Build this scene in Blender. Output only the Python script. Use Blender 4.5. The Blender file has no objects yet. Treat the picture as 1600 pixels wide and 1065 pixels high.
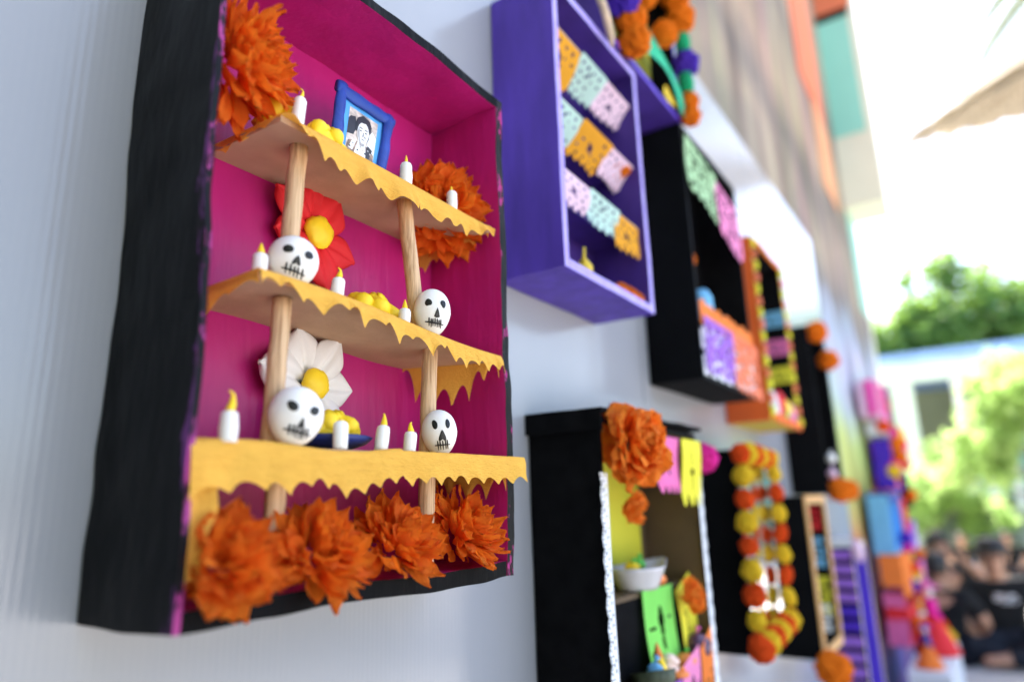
import bpy, bmesh, math, random
from mathutils import Vector, Matrix, noise, Euler

R = math.radians
rnd = random.Random(7)
S = bpy.context.scene
COL = S.collection

# ------------------------------------------------------------------ camera, sky, sun, exposure
U = 0.38            # one module of the display, metres
CZ = 1.05           # eye height above the yard
def W(a, b, c):     # display coordinates: along the wall, out of it (1.27 = wall face), height about eye level
    return Vector((a * U, (b - 1.27) * U, CZ + c * U))

cam_d = bpy.data.cameras.new('camera'); cam = bpy.data.objects.new('camera', cam_d); COL.objects.link(cam)
YAW, PIT, ROL = 0.983451690, 0.239249801, -0.0299297600
fw = Vector((math.sin(YAW) * math.cos(PIT), math.cos(YAW) * math.cos(PIT), math.sin(PIT)))
rt = Vector((math.cos(YAW), -math.sin(YAW), 0)); up = rt.cross(fw)
r2 = rt * math.cos(ROL) + up * math.sin(ROL); u2 = -rt * math.sin(ROL) + up * math.cos(ROL)
m3 = Matrix((r2, u2, -fw)).transposed()
cam.matrix_world = Matrix.Translation(W(0, 0, 0)) @ m3.to_4x4()
cam_d.sensor_width = 36; cam_d.lens = 36 * 1067.86 / 1600
cam_d.clip_start = 0.02; cam_d.clip_end = 500
cam_d.dof.use_dof = True
cam_d.dof.focus_distance = 0.60
cam_d.dof.aperture_fstop = 1.9
cam_d.dof.aperture_blades = 9
S.camera = cam

SUN_EL, SUN_AZ = R(57), R(60)
world = bpy.data.worlds.new('World'); S.world = world; world.use_nodes = True
wn = world.node_tree; bg = wn.nodes['Background']
sky = wn.nodes.new('ShaderNodeTexSky'); sky.sky_type = 'NISHITA'; sky.sun_disc = False
sky.sun_elevation = SUN_EL; sky.sun_rotation = SUN_AZ
sky.air_density = 1.0; sky.dust_density = 2.5; sky.ozone_density = 1.0
wn.links.new(sky.outputs[0], bg.inputs[0]); bg.inputs[1].default_value = 0.12
sun_d = bpy.data.lights.new('sun', 'SUN'); sun_d.energy = 4.2; sun_d.angle = R(0.5); sun_d.color = (1, .95, .86)
sun = bpy.data.objects.new('sun', sun_d); COL.objects.link(sun)
sd = Vector((math.sin(SUN_AZ) * math.cos(SUN_EL), math.cos(SUN_AZ) * math.cos(SUN_EL), math.sin(SUN_EL)))
sun.rotation_euler = sd.to_track_quat('Z', 'Y').to_euler()
sun.location = (0, 0, 20)
S.view_settings.view_transform = 'Standard'; S.view_settings.look = 'None'
S.view_settings.gamma = 1; S.view_settings.use_curve_mapping = False
S.view_settings.exposure = 2.6

# ------------------------------------------------------------------ materials
def nodes_of(m):
    m.use_nodes = True; nt = m.node_tree; nt.nodes.clear()
    return nt, nt.nodes.new, nt.links.new
def mat(name, col, rough=.6, var=.15, scale=20, stretch=(1, 1, 1), bump=0., bscale=60, spec=.4, trans=0., rand=0., col2=None, tcol=None, detail=4, sheen=0., metal=0., thr=None):
    m = bpy.data.materials.new(name); nt, N, L = nodes_of(m)
    out = N('ShaderNodeOutputMaterial'); p = N('ShaderNodeBsdfPrincipled')
    tc = N('ShaderNodeTexCoord'); mp = N('ShaderNodeMapping'); mp.inputs['Scale'].default_value = stretch
    L(tc.outputs['Object'], mp.inputs[0])
    nz = N('ShaderNodeTexNoise'); nz.inputs['Scale'].default_value = scale; nz.inputs['Detail'].default_value = detail
    L(mp.outputs[0], nz.inputs['Vector'])
    mr = N('ShaderNodeMapRange')
    a, b = thr if thr else (.3, .7)
    mr.inputs[1].default_value = a; mr.inputs[2].default_value = b
    L(nz.outputs[0], mr.inputs[0])
    mx = N('ShaderNodeMix'); mx.data_type = 'RGBA'
    c2 = col2 if col2 else tuple(min(1, c * (1 - var)) for c in col)
    c1 = col if col2 else tuple(min(1, c * (1 + var)) for c in col)
    mx.inputs[6].default_value = (*c1, 1); mx.inputs[7].default_value = (*c2, 1)
    L(mr.outputs[0], mx.inputs[0]); cs = mx.outputs[2]
    if rand:
        oi = N('ShaderNodeObjectInfo'); hs = N('ShaderNodeHueSaturation')
        m1 = N('ShaderNodeMapRange'); m1.inputs[3].default_value = 1 - rand; m1.inputs[4].default_value = 1 + rand
        m2 = N('ShaderNodeMapRange'); m2.inputs[3].default_value = .5 - rand * .035; m2.inputs[4].default_value = .5 + rand * .035
        L(oi.outputs['Random'], m1.inputs[0]); L(oi.outputs['Random'], m2.inputs[0])
        L(m1.outputs[0], hs.inputs['Value']); L(m2.outputs[0], hs.inputs['Hue']); L(cs, hs.inputs['Color']); cs = hs.outputs[0]
    L(cs, p.inputs['Base Color'])
    p.inputs['Roughness'].default_value = rough; p.inputs['Specular IOR Level'].default_value = spec; p.inputs['Metallic'].default_value = metal
    if bump:
        n2 = N('ShaderNodeTexNoise'); n2.inputs['Scale'].default_value = bscale; n2.inputs['Detail'].default_value = 5
        L(mp.outputs[0], n2.inputs['Vector'])
        bm = N('ShaderNodeBump'); bm.inputs['Strength'].default_value = min(1, bump); bm.inputs['Distance'].default_value = .002
        L(n2.outputs[0], bm.inputs['Height']); L(bm.outputs[0], p.inputs['Normal'])
    sh = p.outputs[0]
    if trans:
        tr = N('ShaderNodeBsdfTranslucent'); ms = N('ShaderNodeMixShader'); ms.inputs[0].default_value = trans
        if tcol: tr.inputs[0].default_value = (*tcol, 1)
        else: L(cs, tr.inputs[0])
        if bump: L(bm.outputs[0], tr.inputs['Normal'])
        L(sh, ms.inputs[1]); L(tr.outputs[0], ms.inputs[2]); sh = ms.outputs[0]
    L(sh, out.inputs[0])
    return m

M = {}
M['black_card'] = mat('black_card', (.0030, .0033, .0043), .7, .3, 15, bump=.25, bscale=200, spec=.07)
M['black_paint'] = mat('black_paint', (.0032, .0034, .0045), .5, .35, 14, (1, 1, .3), bump=.9, bscale=60, spec=.05)
M['black_felt'] = mat('black_felt', (.0050, .0050, .0060), .9, .3, 40, bump=.3, bscale=400, spec=.05)
M['magenta'] = mat('magenta_paint', (.44, .012, .165), .40, .10, 22, (1, 1, .16), bump=.5, bscale=110, spec=.35)
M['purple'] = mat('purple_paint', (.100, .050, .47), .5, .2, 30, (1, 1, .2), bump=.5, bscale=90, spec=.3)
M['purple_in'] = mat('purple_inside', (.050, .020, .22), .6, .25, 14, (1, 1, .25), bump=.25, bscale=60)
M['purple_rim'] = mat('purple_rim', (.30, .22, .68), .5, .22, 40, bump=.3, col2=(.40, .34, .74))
M['crepe'] = mat('crepe_paper', (.98, .55, .10), .85, .06, 60, (1, 5, 5), bump=.8, bscale=180, spec=.1, trans=.30, tcol=(1.0, .50, .07))
M['card_tan'] = mat('cardboard', (.50, .33, .22), .85, .10, 30, bump=.15, bscale=250, spec=.15)
M['wood'] = mat('dowel_wood', (.66, .45, .27), .6, .1, 420, (1, 1, .045), bump=.5, bscale=700, spec=.3, col2=(.36, .20, .10), thr=(.45, .75))
M['petal_orange'] = mat('tissue_orange', (1.0, .22, .022), .7, .14, 14, (.25, 1, 1), bump=.8, bscale=40, spec=.2, trans=.55, rand=.18, tcol=(1.0, .25, .02))
M['tissue_bright'] = mat('tissue_bright_orange', (1.0, .30, .04), .75, .10, 8, bump=.5, bscale=30, spec=.15, trans=.40, rand=.12, tcol=(1., .24, .02))
M['clay_white'] = mat('white_clay', (.80, .79, .78), .55, .03, 14, bump=.12, bscale=90, spec=.35, col2=(.80, .74, .70), thr=(.55, .8))
M['clay_yellow'] = mat('yellow_clay', (.90, .62, .02), .5, .08, 40, bump=.2, bscale=120, spec=.35)
M['ink'] = mat('black_marker', (.008, .008, .009), .4, .2, 50, spec=.4)
M['foam_red'] = mat('red_foam', (.66, .022, .030), .65, .08, 30, bump=.1, bscale=300, spec=.25)
M['foam_white'] = mat('white_foam', (.74, .73, .74), .6, .04, 30, bump=.1, bscale=300, spec=.3)
M['blue_clay'] = mat('blue_clay', (.014, .050, .30), .5, .25, 35, bump=.5, bscale=90, spec=.4)
M['blue_light'] = mat('light_blue_card', (.08, .33, .72), .6, .05, 30)
M['navy'] = mat('navy_clay', (.01, .025, .16), .45, .2, 35, bump=.2)
M['green_felt'] = mat('green_felt', (.012, .26, .12), .9, .15, 30, bump=.2, bscale=300, spec=.1)
M['mint_felt'] = mat('mint_felt', (.045, .42, .24), .9, .10, 30, bump=.2, bscale=300, spec=.1)
M['pom_orange'] = mat('orange_pompom', (.92, .20, .012), .9, .2, 60, bump=.8, bscale=120, spec=.1, trans=.15)
M['pom_red'] = mat('red_pompom', (.80, .085, .012), .9, .2, 60, bump=.8, bscale=120, spec=.1, trans=.1)
M['pom_yellow'] = mat('yellow_pompom', (.88, .56, .03), .9, .2, 60, bump=.8, bscale=120, spec=.1, trans=.1)
M['pom_purple'] = mat('purple_pompom', (.07, .025, .42), .85, .3, 60, bump=.8, bscale=120, spec=.2)
M['pom_pink'] = mat('pink_pompom', (.75, .03, .32), .9, .2, 60, bump=.8, bscale=120, spec=.1)
def paper(n, c, t=.25): M[n] = mat(n, c, .8, .06, 20, bump=.15, bscale=80, spec=.15, trans=t)
paper('paper_mint', (.52, .74, .68)); paper('paper_gold', (.78, .36, .03)); paper('paper_pink', (.84, .62, .76))
paper('paper_hot_pink', (.85, .20, .50)); paper('paper_yellow', (.88, .82, .07)); paper('paper_green', (.25, .75, .14)); paper('paper_sage', (.42, .66, .38))
paper('paper_violet', (.36, .16, .66)); paper('paper_salmon', (.86, .24, .13)); paper('paper_sky', (.22, .55, .85)); paper('paper_orange', (.90, .24, .05)); paper('paper_white', (.78, .80, .84)); paper('paper_rose', (.86, .28, .55))
M['lace'] = mat('white_lace', (.78, .81, .86), .85, .05, 60, spec=.15)
M['orange_paint'] = mat('orange_paint', (.72, .12, .02), .55, .1, 16, bump=.2)
M['yellow_paint'] = mat('yellow_paint', (.62, .45, .03), .6, .1, 16, bump=.2)
M['brown_card'] = mat('brown_card', (.10, .065, .035), .8, .15, 16, bump=.2)
M['olive_card'] = mat('olive_card', (.50, .48, .03), .8, .06, 16)
M['box_wood'] = mat('plain_wood', (.60, .33, .12), .6, .15, 20, (1, 1, .2), bump=.3)
M['beige_card'] = mat('beige_card', (.58, .45, .33), .7, .1, 20)
M['plum'] = mat('plum_clay', (.05, .012, .06), .3, .3, 40, spec=.6)
M['mandarin'] = mat('mandarin_clay', (.85, .25, .06), .5, .1, 40)
M['leaf_clay'] = mat('green_clay', (.10, .45, .06), .5, .1, 40)
M['dish'] = mat('grey_glazed_clay', (.52, .50, .52), .4, .1, 30)
M['basket'] = mat('dark_green_basket', (.06, .075, .045), .6, .5, 60, bump=.8, bscale=120)
M['bread_pink'] = mat('pale_pink_clay', (.80, .60, .54), .6, .1, 30)
M['rope'] = mat('twine', (.62, .46, .34), .9, .2, 60, bump=.6, bscale=150)
M['leaf_dark'] = mat('leaf_dark', (.06, .13, .03), .5, .35, 3, trans=.38, tcol=(.32, .52, .09), rand=.1)
M['leaf_pale'] = mat('leaf_pale', (.22, .33, .08), .55, .3, 3, trans=.50, tcol=(.58, .78, .30), rand=.1)
M['frond'] = mat('frond', (.10, .12, .06), .6, .3, 5, trans=.25)
M['bark'] = mat('bark', (.13, .10, .075), .9, .3, 4, (1, 1, .2), bump=1)
M['thatch'] = mat('thatch', (.40, .34, .26), .95, .3, 12, (1, 6, 1), bump=1, bscale=40, trans=.12, tcol=(.6, .5, .35))
M['concrete'] = mat('yard_concrete', (.42, .40, .38), .9, .12, 1.2, bump=.3, bscale=30)
M['cream_wall'] = mat('cream_render', (.66, .64, .50), .85, .08, 1.5, bump=.2)
M['mint_wall'] = mat('mint_render', (.26, .58, .47), .8, .08, 1.5, bump=.2)
M['peach_wall'] = mat('peach_render', (.62, .30, .16), .85, .12, 1.5, bump=.2, spec=.1)
M['coral_wall'] = mat('coral_render', (.66, .17, .075), .8, .1, 1.5, bump=.2)
M['roof_blue'] = mat('blue_fascia', (.22, .36, .66), .5, .1, 3)
M['roof_pale'] = mat('pale_green_beam', (.62, .72, .60), .7, .1, 3)
M['post_white'] = mat('white_post', (.72, .74, .68), .6, .1, 3)
M['far_wall'] = mat('olive_wall', (.20, .23, .14), .9, .2, 1)
M['skin'] = mat('skin', (.42, .22, .14), .5, .08, 12)
M['hair'] = mat('dark_hair', (.010, .008, .007), .5, .3, 40, bump=.5)
M['shirt'] = mat('black_shirt', (.010, .010, .011), .85, .3, 10, bump=.3, spec=.2)
M['jeans'] = mat('dark_trousers', (.016, .018, .026), .9, .3, 20, spec=.2)
M['bench'] = mat('grey_green_bench', (.16, .20, .19), .7, .2, 4)
M['film'] = None

def ground_paint(name, base, patch, yf, yw, nscale, thr0, zstretch=.35):
    """paint that lets a second colour through near the front edge (world Y = yf), irregularly"""
    m = bpy.data.materials.new(name); nt, N, L = nodes_of(m)
    out = N('ShaderNodeOutputMaterial'); p = N('ShaderNodeBsdfPrincipled'); g = N('ShaderNodeNewGeometry')
    sx = N('ShaderNodeSeparateXYZ'); L(g.outputs['Position'], sx.inputs[0])
    mp = N('ShaderNodeMapping'); mp.inputs['Scale'].default_value = (1, 1, zstretch); L(g.outputs['Position'], mp.inputs[0])
    nz = N('ShaderNodeTexNoise'); nz.inputs['Scale'].default_value = nscale; nz.inputs['Detail'].default_value = 6; nz.inputs['Roughness'].default_value = .65; L(mp.outputs[0], nz.inputs['Vector'])
    edge = N('ShaderNodeMapRange'); edge.inputs[1].default_value = yf; edge.inputs[2].default_value = yf + yw; edge.inputs[3].default_value = 0; edge.inputs[4].default_value = .45
    L(sx.outputs[1], edge.inputs[0])
    sub = N('ShaderNodeMath'); sub.operation = 'SUBTRACT'; L(nz.outputs[0], sub.inputs[0]); L(edge.outputs[0], sub.inputs[1])
    st = N('ShaderNodeMapRange'); st.inputs[1].default_value = thr0; st.inputs[2].default_value = thr0 + .06; L(sub.outputs[0], st.inputs[0])
    mx = N('ShaderNodeMix'); mx.data_type = 'RGBA'; mx.inputs[6].default_value = (*base, 1); mx.inputs[7].default_value = (*patch, 1); L(st.outputs[0], mx.inputs[0])
    L(mx.outputs[2], p.inputs['Base Color']); p.inputs['Roughness'].default_value = .5; p.inputs['Specular IOR Level'].default_value = .12
    n2 = N('ShaderNodeTexNoise'); n2.inputs['Scale'].default_value = 70; n2.inputs['Detail'].default_value = 5; L(mp.outputs[0], n2.inputs['Vector'])
    b = N('ShaderNodeBump'); b.inputs['Strength'].default_value = .7; b.inputs['Distance'].default_value = .002; L(n2.outputs[0], b.inputs['Height']); L(b.outputs[0], p.inputs['Normal'])
    L(p.outputs[0], out.inputs[0]); return m
FY = W(0, 1, 0).y
M['outer_black'] = ground_paint('black_over_magenta', (.0030, .0034, .0046), (.15, .04, .20), FY, .022, 40, .46)
M['rim_mix'] = ground_paint('rim_black_over_magenta', (.004, .004, .005), (.34, .02, .16), FY - .02, .2, 60, .52, .5)
M['rim_pink'] = ground_paint('rim_magenta_over_black', (.005, .005, .007), (.36, .05, .24), FY - .02, .2, 60, .46, .4)

def plastic_sheet():
    m = bpy.data.materials.new('corrugated_plastic'); nt, N, L = nodes_of(m)
    out = N('ShaderNodeOutputMaterial'); p = N('ShaderNodeBsdfPrincipled'); g = N('ShaderNodeNewGeometry')
    p.inputs['Base Color'].default_value = (.32, .328, .358, 1); p.inputs['Roughness'].default_value = .16; p.inputs['Specular IOR Level'].default_value = .55
    mp = N('ShaderNodeMapping'); mp.inputs['Scale'].default_value = (1, 1, .01); L(g.outputs['Position'], mp.inputs[0])
    wv = N('ShaderNodeTexWave'); wv.wave_type = 'BANDS'; wv.bands_direction = 'X'; wv.inputs['Scale'].default_value = 55; wv.inputs['Distortion'].default_value = .6; L(mp.outputs[0], wv.inputs['Vector'])
    nz = N('ShaderNodeTexNoise'); nz.inputs['Scale'].default_value = 14; nz.inputs['Detail'].default_value = 4
    mp2 = N('ShaderNodeMapping'); mp2.inputs['Scale'].default_value = (1, 1, .12); L(g.outputs['Position'], mp2.inputs[0]); L(mp2.outputs[0], nz.inputs['Vector'])
    b1 = N('ShaderNodeBump'); b1.inputs['Strength'].default_value = .05; b1.inputs['Distance'].default_value = .0012; L(wv.outputs[0], b1.inputs['Height'])
    b2 = N('ShaderNodeBump'); b2.inputs['Strength'].default_value = .35; b2.inputs['Distance'].default_value = .004; L(nz.outputs[0], b2.inputs['Height']); L(b1.outputs[0], b2.inputs['Normal'])
    L(b2.outputs[0], p.inputs['Normal']); L(p.outputs[0], out.inputs[0]); return m
M['plastic'] = plastic_sheet()

def mural():
    """faded outdoor mural: earth tones high up, pale blue below them, then greens, oranges and violets towards the yard"""
    m = bpy.data.materials.new('painted_mural'); nt, N, L = nodes_of(m)
    out = N('ShaderNodeOutputMaterial'); p = N('ShaderNodeBsdfPrincipled'); g = N('ShaderNodeNewGeometry')
    sx = N('ShaderNodeSeparateXYZ'); L(g.outputs['Position'], sx.inputs[0])
    mp = N('ShaderNodeMapping'); mp.inputs['Scale'].default_value = (1.1, 1, .8); L(g.outputs['Position'], mp.inputs[0])
    nz = N('ShaderNodeTexNoise'); nz.inputs['Scale'].default_value = 1.1; nz.inputs['Detail'].default_value = 5; nz.inputs['Roughness'].default_value = .6; L(mp.outputs[0], nz.inputs['Vector'])
    ad = N('ShaderNodeMath'); ad.operation = 'MULTIPLY_ADD'; ad.inputs[1].default_value = 1.5; L(nz.outputs[0], ad.inputs[0]); L(sx.outputs[2], ad.inputs[2])
    mr = N('ShaderNodeMapRange'); mr.inputs[1].default_value = .4; mr.inputs[2].default_value = 6.4; L(ad.outputs[0], mr.inputs[0])
    cr = N('ShaderNodeValToRGB'); L(mr.outputs[0], cr.inputs[0]); e = cr.color_ramp.elements
    e[0].position = 0; e[0].color = (.36, .12, .20, 1); e[1].position = 1; e[1].color = (.26, .22, .18, 1)
    for pos, c in ((.08, (.14, .18, .50)), (.13, (.55, .18, .16)), (.17, (.20, .26, .50)), (.21, (.58, .28, .12)), (.25, (.50, .50, .14)), (.285, (.55, .66, .22)), (.32, (.50, .62, .62)), (.35, (.52, .50, .64)), (.375, (.40, .46, .56)), (.405, (.24, .215, .20)), (.46, (.42, .33, .25)), (.51, (.25, .21, .18)), (.57, (.50, .37, .26)), (.65, (.28, .23, .19)), (.73, (.50, .40, .29)), (.85, (.32, .26, .20))):
        k = e.new(pos); k.color = (*c, 1)
    # a second, streaky layer
    mp2 = N('ShaderNodeMapping'); mp2.inputs['Scale'].default_value = (2.4, 1, .45); L(g.outputs['Position'], mp2.inputs[0])
    n2 = N('ShaderNodeTexNoise'); n2.inputs['Scale'].default_value = 2.2; n2.inputs['Detail'].default_value = 6; L(mp2.outputs[0], n2.inputs['Vector'])
    hs = N('ShaderNodeHueSaturation'); L(cr.outputs[0], hs.inputs['Color'])
    a = N('ShaderNodeMapRange'); a.inputs[1].default_value = .3; a.inputs[2].default_value = .7; a.inputs[3].default_value = .42; a.inputs[4].default_value = 1.0; L(n2.outputs[0], a.inputs[0]); L(a.outputs[0], hs.inputs['Value'])
    n3 = N('ShaderNodeTexNoise'); n3.inputs['Scale'].default_value = 1.7; L(mp2.outputs[0], n3.inputs['Vector'])
    h = N('ShaderNodeMapRange'); h.inputs[1].default_value = .3; h.inputs[2].default_value = .7; h.inputs[3].default_value = .45; h.inputs[4].default_value = .55; L(n3.outputs[0], h.inputs[0]); L(h.outputs[0], hs.inputs['Hue'])
    L(hs.outputs[0], p.inputs['Base Color']); p.inputs['Roughness'].default_value = .8; p.inputs['Specular IOR Level'].default_value = .08; L(p.outputs[0], out.inputs[0]); return m
M['mural'] = mural()
def film():
    m = bpy.data.materials.new('clear_film'); nt, N, L = nodes_of(m)
    out = N('ShaderNodeOutputMaterial'); t = N('ShaderNodeBsdfTransparent'); gl = N('ShaderNodeBsdfGlossy'); gl.inputs['Roughness'].default_value = .08
    gl.inputs[0].default_value = (.9, .92, .95, 1)
    ms = N('ShaderNodeMixShader'); lw = N('ShaderNodeLayerWeight'); lw.inputs[0].default_value = .15
    L(lw.outputs[0], ms.inputs[0]); L(t.outputs[0], ms.inputs[1]); L(gl.outputs[0], ms.inputs[2]); L(ms.outputs[0], out.inputs[0]); return m
M['film'] = film()

# ------------------------------------------------------------------ mesh helpers
class MB:
    def __init__(s): s.v = []; s.f = []; s.m = []
    def add(s, vs, fs, mi=0):
        o = len(s.v); s.v += [tuple(v) for v in vs]; s.f += [tuple(i + o for i in f) for f in fs]; s.m += [mi] * len(fs); return s
    def grid(s, P, mi=0, skip=None, close=False):
        nu, nv = len(P), len(P[0]); vs = [p for row in P for p in row]; fs = []
        for i in range(nu - 1):
            for j in range(nv - 1 + (1 if close else 0)):
                if skip and skip(i, j): continue
                j2 = (j + 1) % nv
                fs.append((i * nv + j, (i + 1) * nv + j, (i + 1) * nv + j2, i * nv + j2))
        return s.add(vs, fs, mi)
    def box(s, a, b, mi=0, mis=None):
        x0, y0, z0 = a; x1, y1, z1 = b
        vs = [(x0, y0, z0), (x1, y0, z0), (x1, y1, z0), (x0, y1, z0), (x0, y0, z1), (x1, y0, z1), (x1, y1, z1), (x0, y1, z1)]
        F = {'-z': (0, 3, 2, 1), '+z': (4, 5, 6, 7), '-y': (0, 1, 5, 4), '+x': (1, 2, 6, 5), '+y': (2, 3, 7, 6), '-x': (3, 0, 4, 7)}
        o = len(s.v); s.v += vs
        for k, f in F.items():
            s.f.append(tuple(i + o for i in f)); s.m.append((mis or {}).get(k, mi))
        return s
    def slab(s, a, b, step=.012, wob=.0015, mi=0, mis=None, fr=30):
        """box with every face subdivided and wobbled, so that the card looks hand made"""
        n = [max(1, int(round(abs(b[i] - a[i]) / step))) for i in range(3)]
        def P(x, y, z):
            v = Vector((x, y, z)); d = noise.noise_vector(v * fr) * wob + noise.noise_vector(v * fr * .22) * wob * 2.2
            return v + d
        for ax in range(3):
            u, w = [(1, 2), (2, 0), (0, 1)][ax]
            for side in (0, 1):
                fixed = (a, b)[side][ax]; G = []
                for i in range(n[u] + 1):
                    row = []
                    for j in range(n[w] + 1):
                        c = [0, 0, 0]; c[ax] = fixed; c[u] = a[u] + (b[u] - a[u]) * i / n[u]; c[w] = a[w] + (b[w] - a[w]) * j / n[w]
                        row.append(P(*c))
                    G.append(row if side else row[::-1])
                key = '-+'[side] + 'xyz'[ax]
                s.grid(G, (mis or {}).get(key, mi))
        return s
    def tube(s, pts, rad, n=10, mi=0, cap=True):
        pts = [Vector(p) for p in pts]; rows = []
        t0 = (pts[1] - pts[0]).normalized(); ref = Vector((0, 1, 0)) if abs(t0.y) < .9 else Vector((1, 0, 0))
        for k, p in enumerate(pts):
            t = (pts[min(k + 1, len(pts) - 1)] - pts[max(k - 1, 0)]).normalized()
            x = t.cross(ref).normalized(); y = x.cross(t).normalized(); r = rad[k] if isinstance(rad, (list, tuple)) else rad
            rows.append([p + (x * math.cos(2 * math.pi * j / n) + y * math.sin(2 * math.pi * j / n)) * r for j in range(n)])
        o = len(s.v); s.grid(rows, mi, close=True)
        if cap:
            L_ = (len(rows) - 1) * n
            s.f.append(tuple(o + j for j in range(n))); s.m.append(mi); s.f.append(tuple(o + L_ + n - 1 - j for j in range(n))); s.m.append(mi)
        return s
    def lathe(s, c, prof, n=16, mi=0):
        c = Vector(c)
        rows = [[c + Vector((r * math.cos(2 * math.pi * j / n), r * math.sin(2 * math.pi * j / n), z)) for j in range(n)] for r, z in prof]
        return s.grid(rows, mi, close=True)
    def blob(s, c, r, mi=0, nu=8, nv=12, jit=0., seed=0, mtx=None):
        c = Vector(c); r = Vector(r) if not isinstance(r, (int, float)) else Vector((r, r, r)); rows = []
        for i in range(nu + 1):
            t = math.pi * i / nu; row = []
            for j in range(nv):
                a = 2 * math.pi * j / nv; d = Vector((math.sin(t) * math.cos(a), math.sin(t) * math.sin(a), math.cos(t)))
                k = 1 + (jit * noise.noise(d * 2.2 + Vector((seed * 3.1, seed, 0))) if jit else 0)
                q = Vector((d.x * r.x, d.y * r.y, d.z * r.z)) * k
                row.append(c + (mtx @ q if mtx else q))
            rows.append(row)
        return s.grid(rows, mi, close=True)
    def build(s, name, mats, parent=None, local=False, smooth=False):
        me = bpy.data.meshes.new(name)
        off = Vector((0, 0, 0))
        if parent is not None and not local:
            off = parent.get('_o', None); off = Vector(off) if off is not None else Vector((0, 0, 0))
        me.from_pydata([(v[0] - off.x, v[1] - off.y, v[2] - off.z) for v in s.v], [], s.f)
        if not isinstance(mats, (list, tuple)): mats = [mats]
        for m in mats: me.materials.append(M[m] if isinstance(m, str) else m)
        if len(mats) > 1: me.polygons.foreach_set('material_index', s.m)
        if smooth: me.polygons.foreach_set('use_smooth', [True] * len(me.polygons))
        me.update()
        return link(name, me, parent, off if parent is not None and not local else None)
def link(name, me, parent=None, off=None):
    o = bpy.data.objects.new(name, me); COL.objects.link(o)
    if parent is not None:
        o.parent = parent
        if off is not None: o['_o'] = tuple(off)
    return o
def thing(name, label, cat, loc, group=None, rot=(0, 0, 0)):
    o = bpy.data.objects.new(name, None); COL.objects.link(o); o.empty_display_size = .02
    o.location = loc; o.rotation_euler = rot; o['_o'] = tuple(loc); o['label'] = label; o['category'] = cat
    if group: o['group'] = group
    return o
def tag(o, label, cat, group=None):
    o['label'] = label; o['category'] = cat
    if group: o['group'] = group
    return o
def origin(o, p):           # move the origin of a one-mesh thing to its base
    p = Vector(p); o.data.transform(Matrix.Translation(-p)); o.location = p; return o
def lerp(a, b, t): return a + (b - a) * t

# ------------------------------------------------------------------ structure: yard, building, display wall
g = MB(); g.grid([[(-60 + 160 * i / 8, -90 + 180 * j / 8, 0) for j in range(9)] for i in range(9)])
ground = g.build('ground', 'concrete'); ground['kind'] = 'structure'

WEND = W(8.45, 0, 0).x
bl = thing('building', 'long building with a faded mural on its wall behind the altar display', 'building', (0, .1, 0))
b = MB(); b.box((-3.2, .022, 0), (5.47, 5.0, 5.6)); b.build('mural_wall', 'mural', bl)
b = MB(); b.box((3.75, .010, 3.40), (4.50, .0215, 5.6)); b.build('coral_band', 'coral_wall', bl)
b = MB(); b.box((4.10, .012, 2.85), (4.60, .0215, 3.398)); b.build('peach_band', 'peach_wall', bl)
b = MB(); b.box((5.06, .012, 2.30), (5.38, .0215, CZ + 1.968)); b.build('mint_band', 'mint_wall', bl)
bx = 5.0
b = MB(); b.box((bx, -.232, CZ + 1.97), (bx + .40, .0215, 5.6)); b.build('overhang', 'cream_wall', bl)
b = MB(); b.box((bx - .006, -.190, CZ + 2.50), (bx - .0005, .0205, CZ + 3.44)); b.build('mint_panel', 'mint_wall', bl)
b = MB(); b.box((bx - .006, -.215, CZ + 3.505), (bx - .0005, .0205, 5.6)); b.build('coral_panel', 'coral_wall', bl)
b = MB(); b.box((bx - .012, -.200, CZ + 3.441), (bx - .001, .0205, CZ + 3.504)); b.build('dark_ledge', 'black_card', bl)
b = MB(); b.box((-1.10, -2.0, 0), (-.80, .0215, 5.6)); b.build('shade_wing', 'far_wall', bl)  # unseen wing, added to cut skylight on the left of the display wall
b = MB(); b.box((5.472, .16, 0), (7.15, 5.0, 5.6)); b.build('hidden_shade_block', 'cream_wall', bl)  # out-of-view block added past the wall end to keep sun off the boys

dw = thing('display_wall', 'glossy white corrugated plastic display wall the altar boxes hang on', 'display wall', (0, 0, 0))
seams = [-2.4, -1.18, .055, W(3.02, 0, 0).x, W(5.4, 0, 0).x, WEND]
for i in range(5):
    x0, x1 = seams[i] + .0015, seams[i + 1] - .0015
    b = MB(); b.box((x0, 0, .25), (x1, .010, W(0, 0, 3.02).z)); b.build('plastic_panel', 'plastic', dw)

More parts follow.
